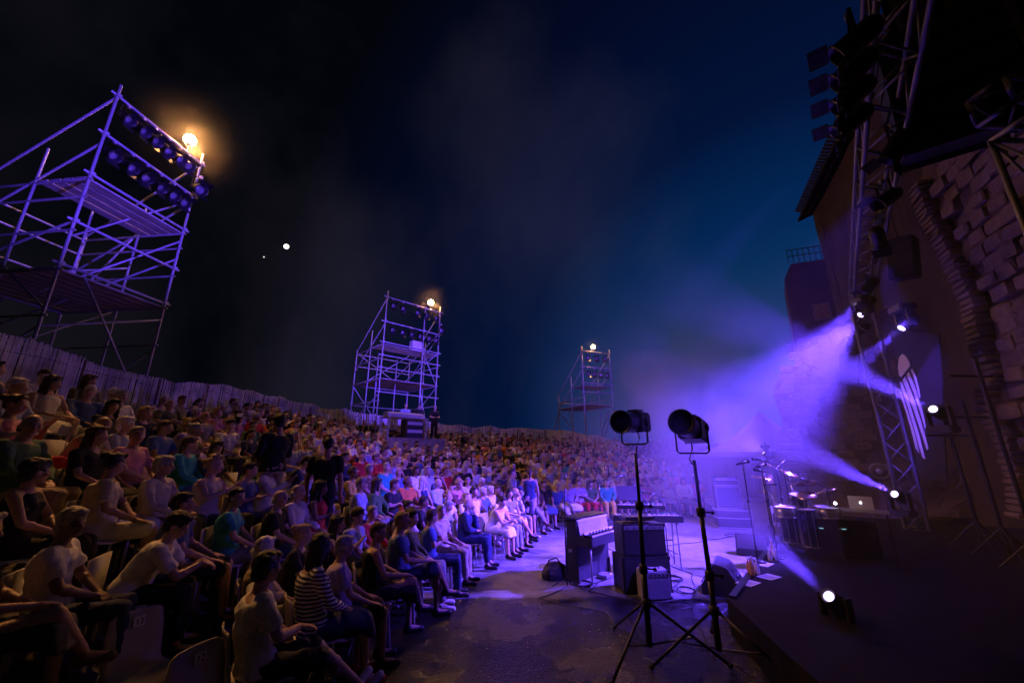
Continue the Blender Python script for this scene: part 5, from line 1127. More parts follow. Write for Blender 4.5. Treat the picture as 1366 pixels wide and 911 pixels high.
for a in (0, 2.1, 4.2): MB().tube((0, .05, .35), (.25 * math.cos(a), .05 + .2 * math.sin(a), .01), .009).obj('leg', M_blackmetal, w)
MB().tube((0, .06, .3), (0, .06, .9), .010).obj('upright', M_blackmetal, w)

# ------------------------------------------------------------------ drums and percussion
dg = 'drums, cymbals and percussion of the kit'
def drum(loc, r, h, label, tiltx=0, rz=0, m=None, name='drum'):
    w = empty(name, loc, rz, label=label, cat='drum', group=dg); w.rotation_euler = (tiltx, 0, rz)
    MB().lathe([(r, 0), (r, h)], 24).obj('shell', m or M_ebony, w, True)
    for z in (.0, h): MB().lathe([(r + .012, z - .012), (r + .012, z + .012), (r - .01, z + .012), (r - .01, z - .012)], 24).obj('hoop', M_chrome, w, True)
    MB().lathe([(.001, h + .004), (r - .005, h + .004), (r - .005, h - .002), (.001, h - .002)], 24).obj('drum_head', M_paper, w)
    for i in range(8):
        a = i * PI / 4; MB().tube(((r + .012) * math.cos(a), (r + .012) * math.sin(a), .0), ((r + .012) * math.cos(a), (r + .012) * math.sin(a), h), .006, n=5).obj('tension_rod', M_chrome, w)
    return w
def cymbal(base, h, r, label, tilt=.15, az=0):
    w = empty('cymbal', base, az, label=label, cat='cymbal', group=dg)
    for i in range(3): MB().tube((0, 0, .28), (.24 * math.cos(i * 2.09), .24 * math.sin(i * 2.09), 0), .011).obj('stand_leg', M_chrome, w)
    MB().tube((0, 0, .1), (0, 0, h), .012).obj('stand_tube', M_chrome, w, True)
    c = MB().lathe([(.001, .03), (.03, .028), (.05, .010), (r * .6, .0), (r, -.014), (r, -.018), (r * .6, -.004), (.045, .004), (.001, .02)], 28).obj('cymbal_disc', M_brass, w, True); c.location = (0, 0, h); c.rotation_euler = (tilt, tilt * .4, 0)
    MB().tube((0, 0, h), (0, 0, h + .06), .006).obj('wing_nut', M_chrome, w)
DK = Vector((5.6, 8.3, .4))
def dp(dx, dy, z=0): return DK + V(dx, dy, z)
drum(dp(.45, .5, .27), .27, .42, 'bass drum lying on its side in the kit', tiltx=R(90), rz=R(-40), name='bass_drum')
drum(dp(-.05, .25, .55), .17, .14, 'snare drum at the left of the kit', m=M_chrome); MB().tube(dp(-.05, .25, 0), dp(-.05, .25, .55), .014).obj('snare_stand', M_chrome, label='thin chrome stand under the snare drum', cat='drum stand')
drum(dp(.2, .35, .72), .15, .22, 'small tom above the bass drum', tiltx=.2); drum(dp(.75, .35, .35), .20, .36, 'floor tom at the right of the kit')
drum(dp(-.35, -.1, .15), .14, .62, 'tall conga drum in front of the kit', name='conga_drum'); drum(dp(-.15, -.35, .12), .13, .62, 'second conga drum nearest the camera', name='conga_drum')
for i, (x, y, h, r, lb) in enumerate(((-.45, .35, 1.28, .20, 'leftmost cymbal of the percussion set'), (-.2, .55, 1.52, .16, 'highest cymbal over the kit'), (.25, .1, 1.18, .22, 'wide cymbal at the middle of the kit'), (.62, .1, 1.05, .20, 'low cymbal at the right of the kit'), (.05, -.15, .98, .17, 'hi-hat cymbal beside the snare'), (.35, .7, 1.35, .19, 'cymbal at the back of the kit'))):
    cymbal(dp(x, y), h, r, lb, .18 + .05 * i, i * 1.3)
drum(dp(-.55, -.35, .62), .16, .16, 'left timbale of the percussion set', m=M_chrome, name='timbale'); drum(dp(.18, -.45, .62), .17, .16, 'right timbale of the percussion set', m=M_chrome, name='timbale')
for i, (x, y, h, az, lb) in enumerate(((-.25, .15, 1.45, 40, 'boom microphone stand over the left of the kit'), (.15, .55, 1.5, 160, 'boom microphone stand behind the kit'), (.5, -.1, 1.1, 100, 'short boom microphone stand at the right of the kit'))):
    mic_stand(dp(x, y, .01), h, R(az), lb, boom=.4, round_base=False, group='drum microphone stands')
w = empty('bar_chimes', dp(-.5, .05), R(30), label='row of hanging bar chimes on a stand left of the kit', cat='chimes')
MB().tube((0, 0, 0), (0, 0, 1.15), .011).obj('stand_tube', M_chrome, w); MB().box((.02, 0, 1.15), (.42, .03, .03)).obj('wooden_bar', M_ebony, w)
for i in range(18): MB().tube((-.17 + .021 * i, 0, 1.13), (-.17 + .021 * i, 0, .98 - .012 * i), .0045, n=5).obj('chime', M_chrome, w)
# ------------------------------------------------------------------ laptop table
LT = at(1152, 688, t=7.1); LT.z = 1.16
w = empty('laptop', LT, R(-42), label='open silver laptop with a glowing fruit emblem, lid towards the camera', cat='laptop')
MB().box((0, .14, .01), (.34, .24, .016)).obj('laptop_base', M_alu, w); Ml = Matrix.Rotation(R(-8), 3, 'X')
MB().box((0, .015, .125), (.34, .010, .225), Matrix.Rotation(R(6), 3, 'X')).obj('lid', mat('brushed_lid', (.8, .78, .84), .5, 0), w)
ap = MB(); pts = []
for i in range(26):
    a = PI / 2 + 2 * PI * i / 26; rr = .021 * (1 - .13 * math.exp(-((a - PI / 2) % (2 * PI) - 0) ** 2 * 6) + .03 * math.cos(2 * a)); x, z = rr * math.cos(a) * 1.0, rr * math.sin(a)
    if x > .013 and abs(z - .004) < .010: x = .013
    pts.append((x, z))
ap.add([(x, 0, z) for x, z in pts], [tuple(range(26))]); ap.loft([(V(.003, 0, .022), .002, .001), (V(.007, 0, .028), .005, .001), (V(.011, 0, .034), .001, .0005)], 8)
o = ap.obj('fruit_emblem', mat('emblem_glow', (1, 1, 1), .4, emit=((.85, .8, 1), 2.2)), w); o.location = (0, .004, .128); o.rotation_euler = (R(6) * -1 * 0, 0, 0)
tb = empty('playback_table', LT - V(0, 0, LT.z - .4), R(-42), label='small black table and rack carrying the laptop', cat='table')
MB().box((-.12, .1, .745), (.95, .5, .025)).obj('table_top', M_alu, tb); MB().box((-.15, .12, .30), (.6, .42, .58)).obj('rack_case', M_black, tb)
for i in range(5): MB().box((-.15, -.095, .08 + .11 * i), (.52, .012, .09)).obj('rack_unit', M_case if i % 2 else M_black, tb)
for sx in (-1, 1): MB().tube((.42 * sx - .1, -.1, 0), (.42 * sx - .1, -.1, .735), .012).obj('leg', M_blackmetal, tb)
w = empty('music_light', LT + V(-.42, .05, .0), R(-42), label='small glowing clip light left of the laptop', cat='clip light'); MB().tube((0, 0, 0), (0, 0, .1), .006).obj('gooseneck', M_blackmetal, w); MB().ball((0, 0, .115), .024).obj('bulb', mat('bulb_glow', (1, 1, 1), .4, emit=((.9, .85, 1), 14)), w)
for i, (px, py) in enumerate(((1120, 690), (1100, 700))):
    p = at(px, py, t=7.3); w = empty('keyboard_rack', (p.x, p.y, .4), R(-30 - 20 * i), label=['black rack with small status lights left of the laptop', 'low black amplifier left of the racks'][i], cat='rack', group='racks by the laptop'); MB().box((0, 0, .3), (.5, .45, .6)).obj('rack_case', M_black, w); MB().box((0, -.23, .45), (.06, .012, .012)).obj('status_light', mat('led', (.2, .6, .7), .4, emit=((.3, .7, .8), .8)), w)
# a ring shaped reflector on a thin stand
p = at(1173, 628, t=9.6); w = empty('ring_reflector', (p.x, p.y, .4), R(-45), label='thin ring on a tall stand in front of the stone wall', cat='ring stand')
MB().tube((0, 0, 0), (0, 0, p.z - .4 - .18), .010).obj('stand_tube', M_blackmetal, w); MB().path([V(.17 * math.cos(a), 0, p.z - .4 + .17 * math.sin(a)) for a in [2 * PI * i / 24 for i in range(25)]], .012, 6).obj('ring', M_alu, w, True)
MB().lathe([(.03, 0), (.06, .01), (.06, .02), (.02, .03)], 14, Matrix.Translation((0, 0, p.z - .4)) @ Matrix.Rotation(PI / 2, 4, 'X')).obj('ring_hub', M_alu, w)

# ------------------------------------------------------------------ bag and cables on the floor
g = MB(); g.loft([(V(0, 0, .0), .20, .15), (V(0, 0, .10), .24, .17), (V(.02, .01, .20), .20, .12), (V(.03, .02, .26), .10, .06)], 18, 2.4)
w = empty('bag', (.75, 8.0, 0), R(20), label='soft dark bag on the floor left of the electric piano', cat='bag'); b = bpy.data.objects.new('bag_body', fuse(g, .02, 3, .02, 8, 2)); C.objects.link(b); b.parent = w; b.data.materials.clear(); b.data.materials.append(mat('bag_cloth', (.06, .06, .075), .8, 0, 12, .2))
MB().path([V(-.15, 0, .17), V(-.1, -.02, .30), V(.05, -.02, .33), V(.15, 0, .2)], .012).obj('strap', M_rubber, w)
def cable(pts, label, loops=0, seed=0, r=.008):
    rc = random.Random(seed); P_ = [Vector((*p, .014)) for p in pts]; out = []
    for a, b in zip(P_, P_[1:]):
        for i in range(8): out.append(a.lerp(b, i / 8))
    for i in range(len(out)): out[i] = out[i] + V(.07 * noise.noise(out[i] * 2.3 + V(seed, 0, 0)), .07 * noise.noise(out[i] * 2.3 + V(0, seed, 5)), 0)
    e_ = P_[-1]
    for i in range(loops * 14): a = i * 2 * PI / 14; rr = .16 + .03 * math.sin(i * .37 + seed); out.append(e_ + V(rr * math.cos(a) - rr, rr * 1.1 * math.sin(a), .0004 * i + .004 * rc.random()))
    return MB().path(out, r, 5).obj('cable', M_rubber, smooth=True, label=label, cat='cable', group='cables on the floor')
cable([(1.5, 7.7), (1.2, 7.2), (1.9, 6.7), (3.0, 6.9)], 'cable running from under the piano to the floor monitor', 0, 1)
cable([(1.9, 8.1), (1.35, 7.6)], 'coiled cable on the floor under the electric piano', 4, 2)
cable([(2.5, 7.3), (3.0, 7.9)], 'coiled cable on the floor right of the pale amplifier', 4, 3)
cable([(3.1, 8.9), (3.3, 8.2), (2.95, 7.3)], 'cable snaking below the keyboard stand', 2, 4)
cable([(3.5, 10.5), (4.6, 11.0), (6.2, 11.9)], 'long cable crossing the floor towards the bass amplifier', 1, 5)
cable([(.93, 7.5), (.4, 6.9), (1.3, 6.3), (1.5, 5.2)], 'cable from the slim microphone stand to the left follow spot', 0, 6)
cable([(2.14, 5.0), (2.3, 5.6), (2.6, 6.6)], 'cable from the right follow spot towards the amplifiers', 1, 7)

# ------------------------------------------------------------------ white tent beyond the floor
w = empty('pagoda_tent', (13.2, 21.5, 0), R(15), label='pale pointed pagoda tent behind the bass amplifier', cat='tent')
M_tent = mat('tent_cloth', (.34, .33, .33), .7, 0, 2, .08)
g = MB(); n = 12; H0, H1 = 2.3, 4.35; hw = 2.4
for j in range(8):
    t = j / 7; k_ = (1 - t) ** 1.0; z = H0 + (H1 - H0) * t ** 1.9; ww = hw * k_ + .03
    for sx, sy in ((-1, -1), (0, -1), (1, -1), (1, 0), (1, 1), (0, 1), (-1, 1), (-1, 0)): g.v.append(V(sx * ww, sy * ww, z - (.10 * k_ if sx == 0 or sy == 0 else 0)))
g.f = [(j * 8 + i, j * 8 + (i + 1) % 8, (j + 1) * 8 + (i + 1) % 8, (j + 1) * 8 + i) for j in range(7) for i in range(8)]
g.obj('tent_roof', M_tent, w, True)
for sx in (-1, 1):
    for sy in (-1, 1): MB().tube((hw * sx, hw * sy, 0), (hw * sx, hw * sy, 2.3), .04).obj('tent_pole', M_alu, w)
g = MB()
for i in range(25):
    x = -hw + 2 * hw * i / 24; g.v += [V(x, hw - .03 + .04 * math.sin(i * 1.7), 0.02), V(x, hw - .03, 2.25)]
g.f = [(2 * i, 2 * i + 2, 2 * i + 3, 2 * i + 1) for i in range(24)]; o = g.obj('tent_wall', M_tent, w); sm = o.modifiers.new('s', 'SOLIDIFY'); sm.thickness = .01
for s_ in range(4):
    a = s_ * PI / 2; o = MB().box((0, 0, 0), (2 * hw, .012, .24)).obj('valance', M_tent, w); o.matrix_local = Matrix.Rotation(a, 4, 'Z') @ Matrix.Translation((0, -hw, 2.16))
# ------------------------------------------------------------------ the ancient stage building
def stone_mat(name, a, b, sc=1.2, course=True):
    m = bpy.data.materials.new(name); m.use_nodes = True; nt = m.node_tree; bs = nt.nodes['Principled BSDF']; N = nt.nodes.new; L = nt.links.new
    tc = N('ShaderNodeTexCoord'); n1 = N('ShaderNodeTexNoise'); n1.inputs['Scale'].default_value = sc; n1.inputs['Detail'].default_value = 10; n1.inputs['Roughness'].default_value = .65; L(tc.outputs['Object'], n1.inputs['Vector'])
    r = N('ShaderNodeValToRGB'); r.color_ramp.elements[0].position = .32; r.color_ramp.elements[0].color = (*a, 1); r.color_ramp.elements[1].position = .68; r.color_ramp.elements[1].color = (*b, 1); L(n1.outputs['Fac'], r.inputs[0]); L(r.outputs[0], bs.inputs['Base Color']); bs.inputs['Roughness'].default_value = .92
    n2 = N('ShaderNodeTexNoise'); n2.inputs['Scale'].default_value = 7; n2.inputs['Detail'].default_value = 12; n2.inputs['Roughness'].default_value = .7; L(tc.outputs['Object'], n2.inputs['Vector'])
    bp = N('ShaderNodeBump'); bp.inputs['Strength'].default_value = .9; bp.inputs['Distance'].default_value = .08; L(n2.outputs['Fac'], bp.inputs['Height']); L(bp.outputs[0], bs.inputs['Normal']); return m
M_stone = stone_mat('old_stone', (.12, .09, .07), (.30, .235, .18)); M_plaster = stone_mat('worn_plaster', (.08, .06, .05), (.16, .12, .095), .5)
M_brick = stone_mat('stone_block', (.20, .155, .12), (.36, .29, .22), 3)
WD = Vector((.39, .92, 0)).normalized(); WN = Vector((-WD.y, WD.x, 0))       # along the side wall, out of it towards the stage
def slab(name, P0, n, outline, thick, m, parent=None, cell=.55, amp=.16, seed=0, edge=.25, **k):
    """a rough masonry slab: outline given in metres on the vertical plane (s along, z up), filled with a displaced grid"""
    n = Vector(n).normalized(); sd = Vector((-n.y, n.x, 0)); P0 = Vector(P0)
    bm = bmesh.new(); 
    # resample the outline finely so that its edge can crumble
    pts = []
    for a, b in zip(outline, outline[1:] + outline[:1]):
        a, b = Vector(a), Vector(b); q = max(1, int((b - a).length / cell))
        for i in range(q): pts.append(a.lerp(b, i / q))
    pts = [p + Vector((noise.noise(Vector((p.x * 1.3, p.y * 1.3, seed))), noise.noise(Vector((p.x * 1.3, p.y * 1.3, seed + 9))))) * edge for p in pts]
    vs = [bm.verts.new(P0 + sd * p.x + V(0, 0, max(p.y, 0))) for p in pts]; es = [bm.edges.new((vs[i], vs[(i + 1) % len(vs)])) for i in range(len(vs))]
    bmesh.ops.triangle_fill(bm, edges=es, use_beauty=True)
    for _ in range(4):
        lg = [e for e in bm.edges if e.calc_length() > cell * 1.5]
        if not lg: break
        bmesh.ops.subdivide_edges(bm, edges=lg, cuts=1); bmesh.ops.triangulate(bm, faces=bm.faces[:])
    bmesh.ops.recalc_face_normals(bm, faces=bm.faces[:])
    front = [v for v in bm.verts]; ext = bmesh.ops.extrude_face_region(bm, geom=bm.faces[:]); nv = [g for g in ext['geom'] if isinstance(g, bmesh.types.BMVert)]
    for v in nv: v.co -= n * thick
    for v in front:
        q = v.co * .8 + V(seed, 0, 0); v.co += n * (amp * (noise.noise(q) + .6 * noise.noise(q * 2.6) + .35 * noise.noise(q * 6)))
    bmesh.ops.recalc_face_normals(bm, faces=bm.faces[:]); me = bpy.data.meshes.new(name); bm.to_mesh(me); bm.free(); me.materials.append(m)
    o = bpy.data.objects.new(name, me); C.objects.link(o)
    if parent is not None: o.parent = parent
    return tag(o, **k)
def sz(px, py, P0, n):   # photograph point -> (along, up) on a vertical plane
    n = Vector(n).normalized(); sd = Vector((-n.y, n.x, 0)); p = on_plane(px, py, P0, n); return ((p - Vector(P0)).dot(sd), p.z)
# tall building with the eave that runs towards the camera
PB = Vector((14.0, 12.6, 0)); bld = empty('stage_building', (0, 0, 0), label='tall dark stone building with a tiled eave rising at the upper right', cat='building')
far_c = Vector((16.9, 19.5, 0)); L0 = (far_c - PB).dot(Vector((-WN.y, WN.x, 0)))
sd = Vector((-WN.y, WN.x, 0)); H = 15.1
lo, hi = (L0, -15) if L0 > 0 else (-15, L0)
fs = (far_c - PB).dot(sd); ns = -fs / abs(fs) * 15
slab('wall', PB, WN, [(min(fs, ns), 0), (max(fs, ns), 0), (max(fs, ns), H), (min(fs, ns), H)], .9, M_plaster, bld, .9, .10, 1, .05)
# far gable wall of the building
slab('wall', far_c, Vector((-WD.x, -WD.y, 0)) * -1, [(0, 0), (0, H), (-6, H + 1.2), (-6, 0)], .8, M_plaster, bld, 1.0, .1, 2, .03)
tile = MB().loft([(V(0, 0, 0), .10, .03), (V(0, .42, .0), .085, .03)], 8, 2).mesh('roof_tile')
TL = MB()
for i in range(7):
    a0 = PI * i / 6; TL.v += [V(.10 * math.cos(a0), -.42, .055 * math.sin(a0)), V(.085 * math.cos(a0), .30, .05 * math.sin(a0) + .02)]
TL.f = [(2 * i, 2 * i + 2, 2 * i + 3, 2 * i + 1) for i in range(6)]; tile = TL.mesh('roof_tile'); tile.materials.append(mat('terracotta', (.10, .05, .035), .85, 0, 4, .3))
eave0 = far_c + WN * .55 + V(0, 0, H); ROT = math.atan2(WD.y, WD.x)
rf = MB(); q0 = far_c + WD * .6 + WN * .6; q1 = far_c - WD * 16 + WN * .6
rf.add([q0 + V(0, 0, H), q1 + V(0, 0, H), q1 - WN * 6 + V(0, 0, H + 2.2), q0 - WN * 6 + V(0, 0, H + 2.2), q0 + V(0, 0, H + .14), q1 + V(0, 0, H + .14), q1 - WN * 6 + V(0, 0, H + 2.34), q0 - WN * 6 + V(0, 0, H + 2.34)], [(0, 1, 2, 3), (7, 6, 5, 4), (0, 4, 5, 1), (3, 2, 6, 7), (0, 3, 7, 4), (1, 5, 6, 2)])
roof = rf.obj('roof', mat('roof_boards', (.04, .03, .026), .9), bld)
for i in range(66):
    p = far_c - WD * (.2 + .235 * i) + WN * .58 + V(0, 0, H + .2); inst('roof_tile', tile, roof, M=Matrix.Translation(p) @ Matrix.Rotation(ROT - PI / 2 + PI / 2, 4, 'Z') @ Matrix.Rotation(R(20), 4, 'X'))
# lower block with a railing and one small shuttered window, left of the tall wall
PC = Vector((16.2, 21.2, 0)); nC = Vector((-.55, -.83, 0)).normalized()
c_out = [sz(x, y, PC, nC) for x, y in ((1049, 640), (1062, 470), (1046, 372), (1055, 352), (1112, 344), (1200, 344), (1200, 640))]
blk = empty('annex_block', (0, 0, 0), label='lower dark stone block with railing and small lit shutter left of the tall building', cat='building')
slab('wall', PC, nC, c_out, 3.0, M_plaster, blk, .9, .08, 5, .06)
s0, z0_ = sz(1096, 416, PC, nC); sdC = Vector((-nC.y, nC.x, 0)); pw = PC + sdC * s0 + nC * .10 + V(0, 0, z0_)
wn = empty('window', pw); wn.parent = blk; wn.rotation_euler = (0, 0, math.atan2(nC.y, nC.x) + PI / 2)
MB().box((0, 0, 0), (.62, .10, .78)).obj('shutter', mat('shutter_wood', (.38, .22, .08), .7, 0, 8, .3), wn); MB().box((0, .06, 0), (.8, .1, .95)).obj('frame', M_brick, wn)
ra, rb_ = [PC + sdC * s + nC * -.1 + V(0, 0, z) for s, z in (sz(1052, 351, PC, nC), sz(1113, 343, PC, nC))]
rl = empty('railing', ra, label='thin roof railing along the top of the annex block', cat='railing')
for h in (.45, .85): MB().tube(V(0, 0, h), rb_ - ra + V(0, 0, h), .03).obj('rail', M_blackmetal, rl)
for i in range(9): p = (rb_ - ra) * (i / 8); MB().tube(p, p + V(0, 0, .88), .022).obj('baluster', M_blackmetal, rl)
# ruined end wall that catches the violet smoke, facing the camera
PR = Vector((11.6, 15.2, 0)); nR = Vector((-.62, -.78, 0)).normalized()
ro = [sz(x, y, PR, nR) for x, y in ((1042, 690), (1040, 632), (1034, 600), (1040, 560), (1032, 530), (1036, 508), (1062, 496), (1058, 470), (1066, 452), (1100, 446), (1135, 425), (1190, 410), (1250, 400), (1300, 400), (1300, 690))]
ruin = empty('ruined_wall', (0, 0, 0), label='crumbling stone end wall washed in violet light behind the drums', cat='ruin')
slab('masonry', PR, nR, ro, 1.6, M_stone, ruin, .32, .22, 8, .16)
# weathered blocks standing proud of its face
def on_face(P0, n, s, z): n = Vector(n).normalized(); return Vector(P0) + Vector((-n.y, n.x, 0)) * s + V(0, 0, z)
rb = random.Random(4)
BLK = []
for q in range(6):
    m = MB().box((0, 0, 0), (.46, .20, .24)); me = m.mesh('stone'); bm = bmesh.new(); bm.from_mesh(me); bmesh.ops.bevel(bm, geom=bm.edges[:], offset=.03, segments=1, affect='EDGES')
    for v in bm.verts: v.co += V(rb.uniform(-.02, .02), rb.uniform(-.02, .02), rb.uniform(-.02, .02))
    bm.to_mesh(me); bm.free(); me.materials.append(M_brick); BLK.append(me)
smin, smax = min(a for a, b in ro), max(a for a, b in ro)
for i in range(90):
    x = rb.uniform(1046, 1165); y = rb.uniform(470, 640); s, z = sz(x, y, PR, nR); z = round(z / .27) * .27; p = on_face(PR, nR, s, z) + nR * .06
    o = inst('stone', BLK[i % 6], ruin, M=Matrix.Translation(p) @ Matrix.Rotation(math.atan2(nR.y, nR.x) - PI / 2, 4, 'Z') @ Matrix.Rotation(rb.uniform(-.04, .04), 4, 'Y'))
# ledge and low doorway lintel behind the drum kit
o = MB().box((0, 0, 0), (4.6, .35, .22)).obj('ledge', M_brick, ruin); p = on_face(PR, nR, sz(1100, 622, PR, nR)[0], sz(1100, 622, PR, nR)[1]) + nR * .25; o.location = p; o.rotation_euler = (0, 0, math.atan2(nR.y, nR.x) - PI / 2); bevel(o.data, .04)
# near ruined arch pier: its broken edge comes down across the right of the picture
PA = Vector((10.2, 9.4, 0)) ; nA = WN
ao = [sz(x, y, PA, nA) for x, y in ((1228, 252), (1240, 292), (1262, 330), (1284, 372), (1298, 402), (1306, 440), (1318, 478), (1330, 505), (1318, 522), (1322, 552), (1342, 582), (1356, 620), (1364, 690))]
s_out = ao[-1][0]; sg_ = 1 if sz(1360, 400, PA, nA)[0] > sz(1230, 400, PA, nA)[0] else -1
far_s = max(a for a, b in ao) + 6.5 if sg_ > 0 else min(a for a, b in ao) - 6.5
top = ao[0]
ao2 = [(ao[-1][0], 0)] + ao[::-1] + [(top[0] + .3 * sg_, top[1] + .5), (top[0] + 1.6 * sg_, top[1] + 1.1), (far_s, top[1] + 1.0), (far_s, 0)]
arch = empty('ruined_arch', (0, 0, 0), label='massive broken stone arch pier at the right edge of the picture', cat='ruin')
slab('masonry', PA, nA, ao2, 1.3, M_stone, arch, .28, .15, 12, .12)
# voussoirs along the broken edge and coursed blocks on the face
sdA = Vector((-nA.y, nA.x, 0)); azA = math.atan2(nA.y, nA.x) - PI / 2; cnt = 0
E = [Vector(q) for q in ao]; VS = []
for q in range(5):
    me = MB().box((0, 0, 0), (.42, .22, .085)).mesh('voussoir'); bm = bmesh.new(); bm.from_mesh(me); bmesh.ops.bevel(bm, geom=bm.edges[:], offset=.014, segments=1, affect='EDGES')
    for v in bm.verts: v.co += V(rb.uniform(-.015, .015), rb.uniform(-.02, .02), rb.uniform(-.008, .008))
    bm.to_mesh(me); bm.free(); me.materials.append(M_brick); VS.append(me)
for a, b in zip(E, E[1:]):
    n_ = max(1, int((b - a).length / .115)); dirv = (b - a).normalized()
    for i in range(n_):
        c_ = a.lerp(b, (i + .5) / n_); inn = Vector((sg_, 0)) * .24; p = on_face(PA, nA, c_.x + inn.x, c_.y) + nA * (.13 + rb.uniform(-.02, .03)); ang = math.atan2(dirv.y, dirv.x) + PI / 2
        o = inst('voussoir', VS[cnt % 5], arch, M=Matrix.Translation(p) @ Matrix.Rotation(azA + PI, 4, 'Z') @ Matrix.Rotation(-(ang if sg_ > 0 else ang) * 0 + rb.uniform(-.06, .06), 4, 'Y')); cnt += 1
print('voussoirs', cnt)
s_lo = min(e.x for e in E); cb = 0
for row in range(30):
    z = .5 + row * .30; es = [e for e in E]; 
    sx = None
    for a, b in zip(E, E[1:]):
        if min(a.y, b.y) <= z <= max(a.y, b.y) and abs(a.y - b.y) > 1e-4: sx = a.x + (b.x - a.x) * (z - a.y) / (b.y - a.y)
    if sx is None: continue
    for i in range(8):
        if cb > 220: break
        s = sx + sg_ * (.75 + i * .50 + (row % 2) * .22)
        if abs(s - sx) > 4.4: continue
        p = on_face(PA, nA, s, z) + nA * (.03 + rb.uniform(-.06, .03)); inst('stone', BLK[(row + i) % 6], arch, M=Matrix.Translation(p + V(0, 0, rb.uniform(-.02, .02))) @ Matrix.Rotation(azA, 4, 'Z') @ Matrix.Rotation(rb.uniform(-.05, .05), 4, 'Y') @ Matrix.Diagonal((rb.uniform(.8, 1.12), rb.uniform(.7, 1.2), rb.uniform(.86, 1.16), 1))) if rb.random() < .86 else None; cb += 1
# dark low wall closing the back of the stage under the arch
# ------------------------------------------------------------------ banner with the striped oval emblem
PBn = Vector((9.2, 9.3, 0)); bnr = empty('banner', (0, 0, 0), label='tall black banner with a white striped oval emblem right of the upright truss', cat='banner')
def bpt(px, py, off=0): return on_plane(px, py, PBn, WN) + WN * off
c0, c1 = bpt(1190, 455), bpt(1250, 625)
def bq(pts, off, name, m, th=.012, par=None):
    P = [bpt(x, y, off) for x, y in pts]; n = len(P); g = MB(); g.add(P + [p + WN * th for p in P], [tuple(range(n)), tuple(range(2 * n - 1, n - 1, -1))] + [(i, n + i, n + (i + 1) % n, (i + 1) % n) for i in range(n)]); return g.obj(name, m, par or bnr)
bq([(1186, 440), (1252, 446), (1262, 640), (1226, 640)], -.03, 'cloth', M_drape, .02)
M_print = mat('white_print', (.72, .68, .74), .7)
# outline of the emblem in the picture: top (1203,472), bottom (1239,613)
bq([(1200, 477), (1204, 472), (1209, 475), (1214, 484), (1214.5, 488), (1209, 495), (1202.5, 503), (1200, 500), (1198.5, 490)], 0, 'emblem_top', M_print)
def stripe(a0, a1, b0, b1):      # a long leaf between two points of the oval
    return [a0, a1, ((a1[0] * 2 + b1[0]) / 3 + 1.6, (a1[1] * 2 + b1[1]) / 3), ((a1[0] + b1[0] * 2) / 3 + 1.6, (a1[1] + b1[1] * 2) / 3), b1, b0, ((a0[0] + b0[0] * 2) / 3 + .9, (a0[1] + b0[1] * 2) / 3), ((a0[0] * 2 + b0[0]) / 3 + .9, (a0[1] * 2 + b0[1]) / 3)]
for st in (stripe((1215.5, 493), (1217.5, 492), (1227, 530), (1228, 530)), stripe((1210.2, 499), (1213.2, 496), (1235, 572), (1236.5, 572)), stripe((1204.8, 507), (1208, 502.5), (1237, 600), (1239, 598)),
           stripe((1200.6, 509), (1203.4, 510), (1231, 610), (1234.5, 612)), stripe((1200.5, 523), (1201.2, 520), (1222.5, 598), (1226.5, 604))):
    bq(st, .0, 'emblem_stripe', M_print)
# lamps and stands right of the banner
for i, (px, py, t, z1_) in enumerate(((1296, 575, 7.4, 2.7), (1340, 600, 6.4, 3.3), (1262, 560, 8.2, 2.4))):
    p = at(px, py, t=t); w = empty('lighting_stand', (p.x, p.y, .4), label=['dark lighting stand behind the beam lamp right of the banner', 'dark lighting stand below the ruined arch', 'dark lighting stand touching the right edge of the banner'][i], cat='lighting stand', group='dark lighting stands')
    MB().tube((0, 0, .05), (0, 0, z1_), .03).obj('stand_tube', M_blackmetal, w); MB().tube((-.5, 0, z1_ - .3), (.5, .1, z1_ - .3), .022).obj('cross_bar', M_blackmetal, w)
    for a in range(3): MB().tube((0, 0, .5), (.45 * math.cos(a * 2.09), .45 * math.sin(a * 2.09), 0), .016).obj('leg', M_blackmetal, w)
# plants rooted in the ruin
def bush(p, r, label, n=220, seed=1, name='wall_plant'):
    rr = random.Random(seed); g = MB()
    for i in range(n):
        c_ = Vector((rr.gauss(0, r * .5), rr.gauss(0, r * .5), rr.gauss(0, r * .35))); a = Vector((rr.uniform(-1, 1), rr.uniform(-1, 1), rr.uniform(-.4, 1))).normalized(); b_ = a.orthogonal().normalized(); l = r * .22
        g.add([c_, c_ + a * l * .5 + b_ * l * .25, c_ + a * l, c_ + a * l * .5 - b_ * l * .25], [(0, 1, 2, 3)])
    w = empty(name, p, label=label, cat='plant'); g.obj('leaves', mat('leaf', (.04, .07, .03), .7, 0, 3, .4), w, kind='stuff')
    m = MB()
    for i in range(6): m.path([V(0, 0, -r * .6), Vector((rr.gauss(0, r * .2), rr.gauss(0, r * .2), 0)), Vector((rr.gauss(0, r * .5), rr.gauss(0, r * .5), r * .4))], [.02, .012, .005], 5)
    m.obj('stem', mat('bark', (.08, .06, .04), .9), w)
bush(PR + Vector((-nR.y, nR.x, 0)) * sz(1056, 462, PR, nR)[0] + V(0, 0, sz(1056, 462, PR, nR)[1]), .42, 'dark shrub growing from the broken top edge of the ruined wall')
